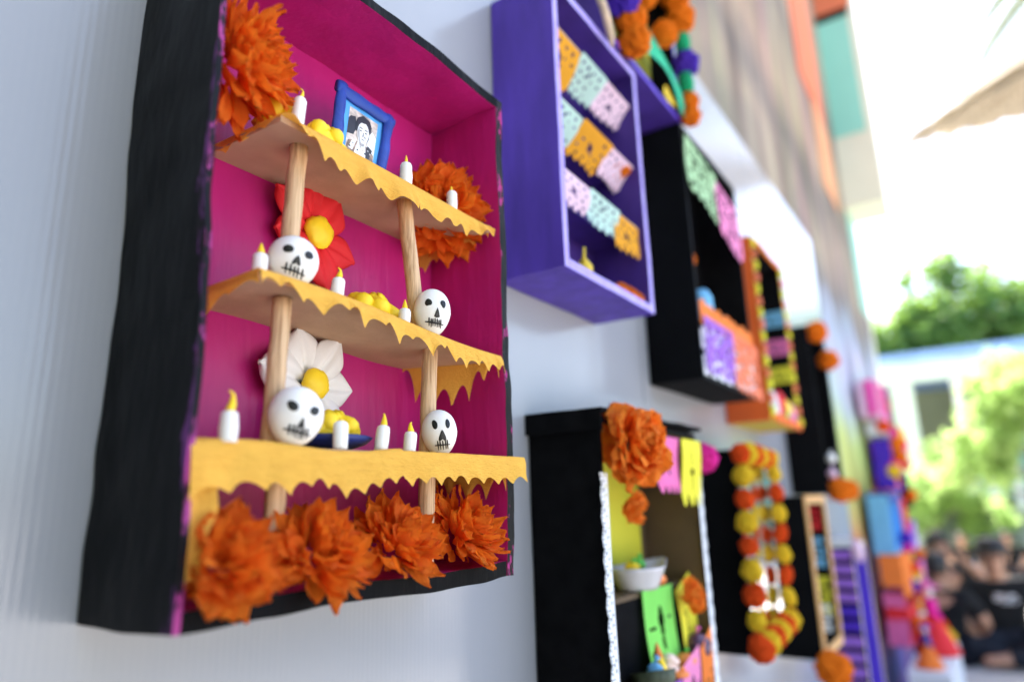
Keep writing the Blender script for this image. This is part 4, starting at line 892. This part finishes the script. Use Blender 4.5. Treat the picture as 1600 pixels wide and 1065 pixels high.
b = MB(); b.grid([[(lerp(3.55, 4.35, i / 20), -.252 - .006 * math.sin(i * 1.9), lerp(.32, .08, j / 5)) for j in range(6)] for i in range(21)]); b.grid([[(3.548 - .004 * math.sin(i * 2), lerp(-.25, -.09, i / 8), lerp(.32, .08, j / 5)) for j in range(6)] for i in range(9)]); b.build('cloth_skirt', 'paper_white', tb, smooth=True)

def doll(label, loc, h, dress, top, hat, seed):
    th = thing('skeleton_doll', label, 'paper doll', loc, 'paper dolls at the far end of the wall'); k = h
    b = MB(); b.lathe((0, 0, 0), [(.30 * k, 0), (.31 * k, .03 * k), (.22 * k, .22 * k), (.12 * k, .42 * k), (.07 * k, .52 * k)], 20); b.build('skirt', dress, th, local=True, smooth=True)
    b = MB(); b.tube([(0, 0, .50 * k), (0, 0, .60 * k), (0, 0, .72 * k), (0, 0, .77 * k)], [.07 * k, .085 * k, .10 * k, .035 * k], 14); b.build('bodice', top, th, local=True, smooth=True)
    for s_ in (-1, 1): b = MB(); b.tube([(s_ * .09 * k, 0, .71 * k), (s_ * .17 * k, -.03 * k, .58 * k), (s_ * .10 * k, -.12 * k, .48 * k)], [.034 * k, .028 * k, .022 * k], 10); b.build('arm', top, th, local=True, smooth=True)
    b = MB(); b.blob((0, 0, .86 * k), (.068 * k, .07 * k, .085 * k), 0, 10, 14); b.build('head', 'clay_white', th, local=True, smooth=True)
    b = MB()
    for s_ in (-1, 1): b.blob((s_ * .026 * k, -.06 * k, .875 * k), (.016 * k, .012 * k, .018 * k), 0, 6, 8)
    b.build('eye_sockets', 'ink', th, local=True, smooth=True)
    b = MB(); b.lathe((0, 0, .92 * k), [(.16 * k, 0), (.165 * k, .01 * k), (.07 * k, .02 * k), (.06 * k, .08 * k), (.002, .09 * k)], 18); b.build('hat', hat, th, local=True, smooth=True)
    return th
doll('paper doll in a red dress with a magenta hat standing on the white-clothed table', Vector((4.0, -.18, .327)), .32, 'foam_red', 'pom_pink', 'paper_hot_pink', 1)
doll('small paper doll in an orange dress at the near end of the white-clothed table', Vector((3.66, -.17, .327)), .18, 'paper_orange', 'blue_clay', 'pom_purple', 2)
doll('paper doll in a yellow dress with a red hat standing on the yard', Vector((3.40, -.33, 0)), .26, 'clay_yellow', 'blue_clay', 'foam_red', 4)
for x, y, r_, c_, lab in ((4.27, -.17, .06, 'red', 'red pompom on the far end of the table'), (4.16, -.21, .045, 'yellow', 'yellow pompom on the far end of the table')): pompom(Vector((x, y, .327 + r_ if x < 4.3 else .4)), r_, c_, label=lab)
for x, z, c_, lab in ((4.42, 1.30, 'red', 'red paper ball high on the end wall of the building'), (4.38, 1.12, 'orange', 'orange paper ball on the end wall of the building'), (4.46, 1.55, 'orange', 'rust paper ball highest on the end wall')): pompom(Vector((x, -.03, z)), .07, c_, label=lab)

# ================================================================== yard beyond the wall: low building, trees, palapa, people
hb = thing('low_building', 'low open building with a blue roof edge and pale posts across the yard', 'building', (15, -3, 0))
b = MB(); b.box((13.5, -14, 3.30), (19, 7, 3.46)); b.build('roof', 'roof_blue', hb)
b = MB(); b.box((13.62, -13.9, 2.98), (13.9, 6.9, 3.298)); b.build('beam', 'roof_pale', hb)
b = MB(); b.box((17.5, -13.9, 0), (17.7, 6.9, 3.297)); b.build('rear_wall', 'far_wall', hb)
for k in range(7):
    b = MB(); y = 1.6 - k * 2.4; b.box((17.42, y - 1.0, 1.0), (17.495, y + .6, 2.3)); b.build('window', 'mint_wall' if k % 2 else 'bench', hb)
for y, w, m_ in ((.45, .16, 'roof_pale'), (-.36, .06, 'post_white'), (-.62, .05, 'post_white'), (-.95, .06, 'post_white'), (-2.6, .16, 'roof_pale'), (2.2, .16, 'roof_pale'), (4.6, .16, 'roof_pale'), (-5.2, .16, 'roof_pale')):
    b = MB(); b.box((13.70, y - w, 0), (13.80, y + w, 2.978)); b.build('post', m_, hb)

def leaf_cloud(b, c, r, n, size, seed, droop=.0, hollow=.35):
    q = random.Random(seed); c = Vector(c)
    cl = [(Vector((q.gauss(0, 1), q.gauss(0, 1), q.gauss(0, 1))).normalized() * q.uniform(hollow, 1.0)) for _ in range(max(10, n // 110))]
    for k in range(n):
        d = q.choice(cl) + Vector((q.gauss(0, .15), q.gauss(0, .15), q.gauss(0, .15)))
        p = c + Vector((d.x * r[0], d.y * r[1], d.z * r[2]))
        u = Vector((q.uniform(-1, 1), q.uniform(-1, 1), q.uniform(-1, .6) - droop)).normalized(); w = u.cross(Vector((q.uniform(-1, 1), q.uniform(-1, 1), q.uniform(-1, 1)))).normalized()
        s_ = size * q.uniform(.6, 1.3)
        b.add([p - u * s_ * .5, p + w * s_ * .22, p + u * s_ * .6, p - w * s_ * .22], [(0, 1, 2, 3)])
def tree(label, x, y, h, crowns, trunk_r, leaf, size, seed, name='leafy_tree', cat='tree', droop=0.):
    t = thing(name, label, cat, (x, y, 0)); q = random.Random(seed); top = Vector((x, y, h))
    b = MB(); pts = [Vector((x + .10 * math.sin(i), y + .08 * math.cos(i * 1.7), h * i / 6)) for i in range(7)]
    b.tube(pts, [trunk_r * (1.25 - .14 * i) for i in range(7)], 10)
    for (c, r, n) in crowns:
        for k in range(3):
            s0 = pts[3 + k]; e = Vector(c) + Vector((q.uniform(-.5, .5) * r[0], q.uniform(-.5, .5) * r[1], q.uniform(-.3, .5) * r[2]))
            b.tube([s0, s0.lerp(e, .5) + Vector((0, 0, .1 * h * .2)), e], [trunk_r * .5, trunk_r * .3, trunk_r * .12], 7)
    b.build('trunk', 'bark', t, smooth=True)
    b = MB()
    for i, (c, r, n) in enumerate(crowns): leaf_cloud(b, c, r, n, size, seed + i, droop)
    o = b.build('crown', leaf, t); o['kind'] = 'stuff'; return t
tree('tall dark green tree behind the low building', 23.5, -.6, 5.2, [((23.3, -.5, 5.9), (1.8, 1.6, 2.0), 5200), ((23.0, .7, 5.0), (1.4, 1.3, 1.3), 3000), ((23.8, -2.2, 5.5), (1.7, 1.5, 1.5), 4200), ((22.6, 1.6, 5.2), (1.1, .9, 1.4), 1300)], .22, 'leaf_dark', .30, 5)
tree('dark tree further right behind the low building', 24.5, -4.4, 5.0, [((24.5, -4.2, 5.6), (2.0, 1.8, 1.9), 5000), ((24.0, -3.0, 4.6), (1.4, 1.3, 1.2), 2200)], .22, 'leaf_dark', .30, 15)
tree('dark tree behind the end of the mural building', 26, 3.2, 5.0, [((26, 3.0, 5.2), (2.0, 1.7, 1.7), 3600)], .2, 'leaf_dark', .30, 25)
tree('pale green sunlit bushy tree in front of the low building', 10.3, -1.25, 1.8, [((10.1, -1.05, 2.15), (.65, .62, .62), 3400), ((10.4, -1.8, 2.0), (.9, .8, .75), 3400), ((9.9, -.55, 1.65), (.45, .5, .45), 1600), ((10.0, -.25, 1.35), (.40, .42, .32), 800)], .05, 'leaf_pale', .13, 35, droop=.5)
tree('pale green low shrub beside the posts of the low building', 12.0, .35, .5, [((12.0, .30, 1.0), (.5, .55, .75), 1800), ((12.1, -.3, .75), (.5, .5, .5), 1200)], .03, 'leaf_pale', .13, 45, 'leafy_shrub', 'shrub', droop=.4)

pl = thing('palapa', 'thatched shade roof on a pole at the upper right', 'palapa', (6.4, -2.8, 0))
b = MB(); b.tube([(6.4, -2.8, 0), (6.4, -2.8, 3), (6.4, -2.8, 5.3)], .09, 12); b.build('pole', 'bark', pl, smooth=True)
q = random.Random(4); EV = [Vector((7.32, -.36, 4.40)), Vector((7.30, -4.2, 4.40)), Vector((4.5, -4.0, 4.55))]; AP = Vector((6.4, -2.8, 5.25)); b = MB(); rows = []
per = [EV[k].lerp(EV[(k + 1) % 3], m_ / 40) for k in range(3) for m_ in range(40)]
for side in (0, 1):
    rows = []
    for i in range(9):
        t = i / 8; rows.append([AP.lerp(p_, t * (1 + (q.uniform(-.05, .03) if i == 8 else 0))) + Vector((0, 0, .10 * side - .02 * math.sin(t * 9) + q.uniform(-.015, .015))) for p_ in per])
    b.grid(rows if side else [r_[::-1] for r_ in rows], close=True)
b.build('thatch_roof', 'thatch', pl)
b = MB()
for k in range(1500):
    p_ = q.choice(per); c_ = AP.lerp(p_, q.uniform(.90, .99)) + Vector((0, 0, q.uniform(0, .1))); d = (p_ - AP).normalized() + Vector((q.uniform(-.3, .3), q.uniform(-.3, .3), q.uniform(-.25, .1))); s_ = d.cross(Vector((0, 0, 1))).normalized() * .010
    b.add([c_ - s_, c_ + s_, c_ + d * q.uniform(.10, .30)], [(0, 1, 2)])
o = b.build('thatch_fringe', 'thatch', pl); o['kind'] = 'stuff'

pt = thing('palm_tree', 'coconut palm with hanging fronds at the upper right', 'palm', (9.6, -3.0, 0))
b = MB(); b.tube([(10.2, -3.6, 0), (9.9, -3.3, 3), (9.5, -2.9, 7.4)], [.17, .13, .11], 12); b.build('trunk', 'bark', pt, smooth=True)
for k in range(11):
    an = -2.6 + k * .57; L_ = q.uniform(2.0, 2.7); b = MB(); pts = [Vector((9.5, -2.9, 7.4)) + Vector((math.cos(an) * L_ * t, math.sin(an) * L_ * t, .7 * t - 2.3 * t * t)) for t in [i / 10 for i in range(11)]]
    b.tube(pts, [.03 - .0025 * i for i in range(11)], 6)
    for i in range(1, 40):
        t = i / 40; f_ = t * 10; a_ = int(f_); p = pts[a_].lerp(pts[min(10, a_ + 1)], f_ - a_); sd_ = Vector((-math.sin(an), math.cos(an), 0))
        for s_ in (-1, 1):
            ll = .55 * math.sin(math.pi * min(1, t * .85 + .12)); e = p + sd_ * s_ * ll * .75 + Vector((math.cos(an) * .2 * ll, math.sin(an) * .2 * ll, -ll * .65)); w_ = Vector((math.cos(an), math.sin(an), 0)) * .028
            b.add([p - w_, p + w_, e], [(0, 1, 2)])
    b.build('frond', 'frond', pt)

# ---- people sitting on the yard floor
def skinned(name, J, E_, material, parent, root, sub=2):
    keys = list(J); me = bpy.data.meshes.new(name)
    me.from_pydata([J[k][0] for k in keys], [(keys.index(a_), keys.index(c_)) for a_, c_ in E_], [])
    me.materials.append(M[material]); o = link(name, me, parent); md = o.modifiers.new('skin', 'SKIN'); md.use_smooth_shade = True
    for i, k in enumerate(keys):
        r_ = J[k][1]; sv = me.skin_vertices[0].data[i]; sv.radius = (r_, r_) if not isinstance(r_, tuple) else r_; sv.use_root = (k == root)
    sb = o.modifiers.new('smooth', 'SUBSURF'); sb.levels = sub; sb.render_levels = sub
    return o
def seated(label, loc, rz, armR=None, armL=None, cap=False, nod=0., logo=False, scale=1.):
    p = thing('person', label, 'person', loc, 'boys in black sitting on the yard floor', (0, 0, R(rz))); p.scale = (scale,) * 3
    hz = .585
    elR, haR = armR or ((.235, -.06, .25), (.13, -.235, .125)); elL, haL = armL or ((-.235, -.06, .25), (-.13, -.235, .125))
    J = dict(pelvis=((0, 0, .095), (.125, .10)), belly=((0, .005, .20), (.115, .085)), chest=((0, .0, .34), (.135, .09)), neck0=((0, 0, .445), (.06, .055)), neck=((0, -.012, .492), .045), skull=((0, -.018, hz), (.070, .082)), crown=((0, -.012, hz + .065), (.058, .068)), chin=((0, -.045, hz - .055), (.042, .045)))
    E_ = [('pelvis', 'belly'), ('belly', 'chest'), ('chest', 'neck0'), ('neck0', 'neck'), ('neck', 'chin'), ('chin', 'skull'), ('skull', 'crown')]
    for s_, el_, ha_, n_ in ((1, elR, haR, 'R'), (-1, elL, haL, 'L')):
        el_, ha_ = Vector(el_), Vector(ha_); sh_ = Vector((s_ * .155, 0, .415))
        J['sh' + n_] = (sh_, .058); J['el' + n_] = (el_, .040); J['wr' + n_] = (el_.lerp(ha_, .82), .027); J['pa' + n_] = (ha_, (.034, .022))
        E_ += [('chest', 'sh' + n_), ('sh' + n_, 'el' + n_), ('el' + n_, 'wr' + n_), ('wr' + n_, 'pa' + n_)]
        d = (ha_ - el_).normalized(); sd_ = d.cross(Vector((0, 0, 1))).normalized()
        for f_ in range(4):
            b0 = ha_ + d * .022 + sd_ * (.012 * (f_ - 1.5)); b1 = b0 + d * .030 + Vector((0, 0, -.006)); b2 = b1 + d * .022 + Vector((0, 0, -.014))
            J[f'f{f_}a' + n_] = (b0, .0085); J[f'f{f_}b' + n_] = (b1, .008); J[f'f{f_}c' + n_] = (b2, .0065)
            E_ += [('pa' + n_, f'f{f_}a' + n_), (f'f{f_}a' + n_, f'f{f_}b' + n_), (f'f{f_}b' + n_, f'f{f_}c' + n_)]
        J['th1' + n_] = (ha_ + sd_ * .03 * s_ * -1, .009); J['th2' + n_] = (ha_ + sd_ * .042 * s_ * -1 + d * .03, .008); E_ += [('pa' + n_, 'th1' + n_), ('th1' + n_, 'th2' + n_)]
        J['hip' + n_] = (Vector((s_ * .09, -.02, .085)), .085); J['kn' + n_] = (Vector((s_ * .30, -.25, .11)), .058); J['an' + n_] = (Vector((-s_ * .02, -.33 - .04 * s_, .055)), .036); J['to' + n_] = (Vector((-s_ * .14, -.34 - .04 * s_, .040)), .034)
        E_ += [('pelvis', 'hip' + n_), ('hip' + n_, 'kn' + n_), ('kn' + n_, 'an' + n_), ('an' + n_, 'to' + n_)]
    skinned('body', J, E_, 'skin', p, 'pelvis')
    # shirt and trousers follow the same joints, a little larger
    K = {k: (v[0], tuple(q_ * 1.12 for q_ in v[1]) if isinstance(v[1], tuple) else v[1] * 1.22) for k, v in J.items()}
    for n_ in 'RL': K['sl' + n_] = (Vector(J['sh' + n_][0]).lerp(Vector(J['el' + n_][0]), .72), .058)
    K['hem'] = ((0, 0, .12), (.150, .118))
    K['collar'] = ((0, -.002, .452), (.062, .058))
    skinned('shirt', {k: K[k] for k in ('hem', 'belly', 'chest', 'collar', 'shR', 'slR', 'shL', 'slL')}, [('hem', 'belly'), ('belly', 'chest'), ('chest', 'collar'), ('chest', 'shR'), ('shR', 'slR'), ('chest', 'shL'), ('shL', 'slL')], 'shirt', p, 'chest')
    skinned('trousers', {k: K[k] for k in ('pelvis', 'hipR', 'knR', 'anR', 'hipL', 'knL', 'anL')}, [('pelvis', 'hipR'), ('hipR', 'knR'), ('knR', 'anR'), ('pelvis', 'hipL'), ('hipL', 'knL'), ('knL', 'anL')], 'jeans', p, 'pelvis')
    # hair, cap, face
    b = MB(); rows = []
    for i in range(9):
        t = i / 8 * 2.15; row = []
        for j in range(24):
            an = 2 * math.pi * j / 24; front = max(0, -math.sin(an)); tt = t * (1 - .55 * front)
            k_ = 1 + .05 * noise.noise(Vector((math.cos(an) * 3, math.sin(an) * 3, t * 4)))
            row.append((.079 * k_ * math.sin(tt) * math.cos(an), -.012 + .093 * k_ * math.sin(tt) * math.sin(an), hz + .030 + .095 * k_ * math.cos(tt)))
        rows.append(row)
    b.grid(rows, close=True); b.build('hair', 'hair', p, local=True, smooth=True)
    for s_ in (-1, 1):
        b = MB(); b.blob((s_ * .030, -.093, hz + .012), (.012, .006, .008), 0, 6, 10); b.build('eye', 'hair', p, local=True, smooth=True)
        b = MB(); b.blob((s_ * .076, -.005, hz), (.010, .020, .030), 0, 6, 10); b.build('ear', 'skin', p, local=True, smooth=True)
    b = MB(); b.tube([(0, -.096, hz + .012), (0, -.108, hz - .012), (0, -.098, hz - .022)], [.008, .013, .010], 8); b.build('nose', 'skin', p, local=True, smooth=True)
    b = MB(); b.blob((0, -.088, hz - .047), (.022, .008, .006), 0, 6, 10); b.build('mouth', 'mandarin' if False else 'skin', p, local=True, smooth=True)
    if cap:
        b = MB(); b.lathe((0, -.012, hz + .055), [(.090, 0), (.092, .02), (.080, .055), (.045, .08), (.001, .088)], 20); b.build('cap', 'hair', p, local=True, smooth=True)
        b = MB(); b.grid([[(.075 * s_ / 4, -.085 - .075 * t / 4 * (1 - (s_ / 4) ** 2 * .5), hz + .058 - .012 * t / 4) for s_ in range(-4, 5)] for t in range(5)]); o_ = b.build('cap_brim', 'hair', p, local=True, smooth=True); o_.modifiers.new('thick', 'SOLIDIFY').thickness = .004
    if logo:
        b = MB()
        for k_, (x0, x1, z0, z1) in enumerate(((-.02, .10, .372, .388), (-.03, .10, .352, .364), (.0, .085, .336, .345))):
            b.grid([[(lerp(x0, x1, i / 8), -.112 - .004 * math.cos(i / 8 * 3), lerp(z0, z1, j)) for j in (0, 1)] for i in range(9)], 0, lambda i, j: (i + k_) % 4 == 3)
        b.build('shirt_print', 'paper_white', p, local=True)
    return p
seated('boy in a black t-shirt with a pale chest print and dark cap, facing the camera', (5.80, -.455, 0), -90, cap=True, logo=True, scale=1.06)
seated('boy in black seen from behind, sitting closest to the altar wall', (5.54, -.130, 0), 78, scale=.97)
seated('boy in a black t-shirt with his hand raised to his face', (6.36, -.110, 0), -58, armR=((.215, -.20, .36), (.065, -.135, .545)), scale=1.10)
for lab, x, y, rz in (('distant boy in dark clothes beneath the low building, left of the slim posts', 11.1, -.12, -70), ('distant boy in dark clothes beneath the low building, between the slim posts', 11.4, -.62, -100), ('distant boy in dark clothes at the right edge of the yard', 11.5, -.95, -80)):
    pz = seated(lab, (x, y, 0), rz, scale=.80); pz['group'] = 'distant boys under the low building'
bn = thing('bench', 'grey green bench in front of the low building', 'bench', (12.2, -.8, 0))
b = MB(); b.slab((12.0, -2.4, .40), (12.4, .4, .46), .2, .003); b.build('seat', 'bench', bn)
b = MB(); b.slab((12.36, -2.4, .50), (12.42, .4, .80), .2, .003); b.build('backrest', 'bench', bn)
for y in (-2.2, -1.0, .2): b = MB(); b.box((12.05, y - .04, 0), (12.35, y + .04, .398)); b.build('leg', 'bench', bn)

# clutter of small paper pompoms and ribbons on the far boxes
q = random.Random(31); ORD = ('highest', 'second highest', 'third highest', 'fourth highest', 'fifth highest', 'sixth highest', 'seventh highest')
for c_, n_ in (('orange', 7), ('red', 6), ('yellow', 4), ('pink', 4), ('purple', 4)):
    for k, z in enumerate(sorted((q.uniform(-1.9, .9) for _ in range(n_)), reverse=True)):
        pompom(W(q.uniform(9.8, 12.6), q.uniform(.90, .96), z), q.uniform(.045, .085) * U, c_, label=ORD[k] + ' small ' + c_ + ' pompom in the cluster on the far altar boxes', group='small pompoms on the far altar boxes')
for k, (x, z, c_, nm) in enumerate(((11.4, -.25, 'foam_red', 'red'), (12.3, -.6, 'paper_violet', 'violet'), (11.6, -1.0, 'paper_yellow', 'yellow'), (12.6, .1, 'black_felt', 'black'), (11.9, -1.5, 'paper_white', 'white'), (12.8, -1.2, 'paper_rose', 'rose'))):
    b = MB(); b.slab(W(x, 1.0, z - .28), W(x + .55, 1.24, z + .22), .05, .004); o = b.build('gift_box', c_); origin(o, W(x + .27, 1.24, z - .28)); tag(o, 'small ' + nm + ' paper-covered box among the far altar boxes', 'box')
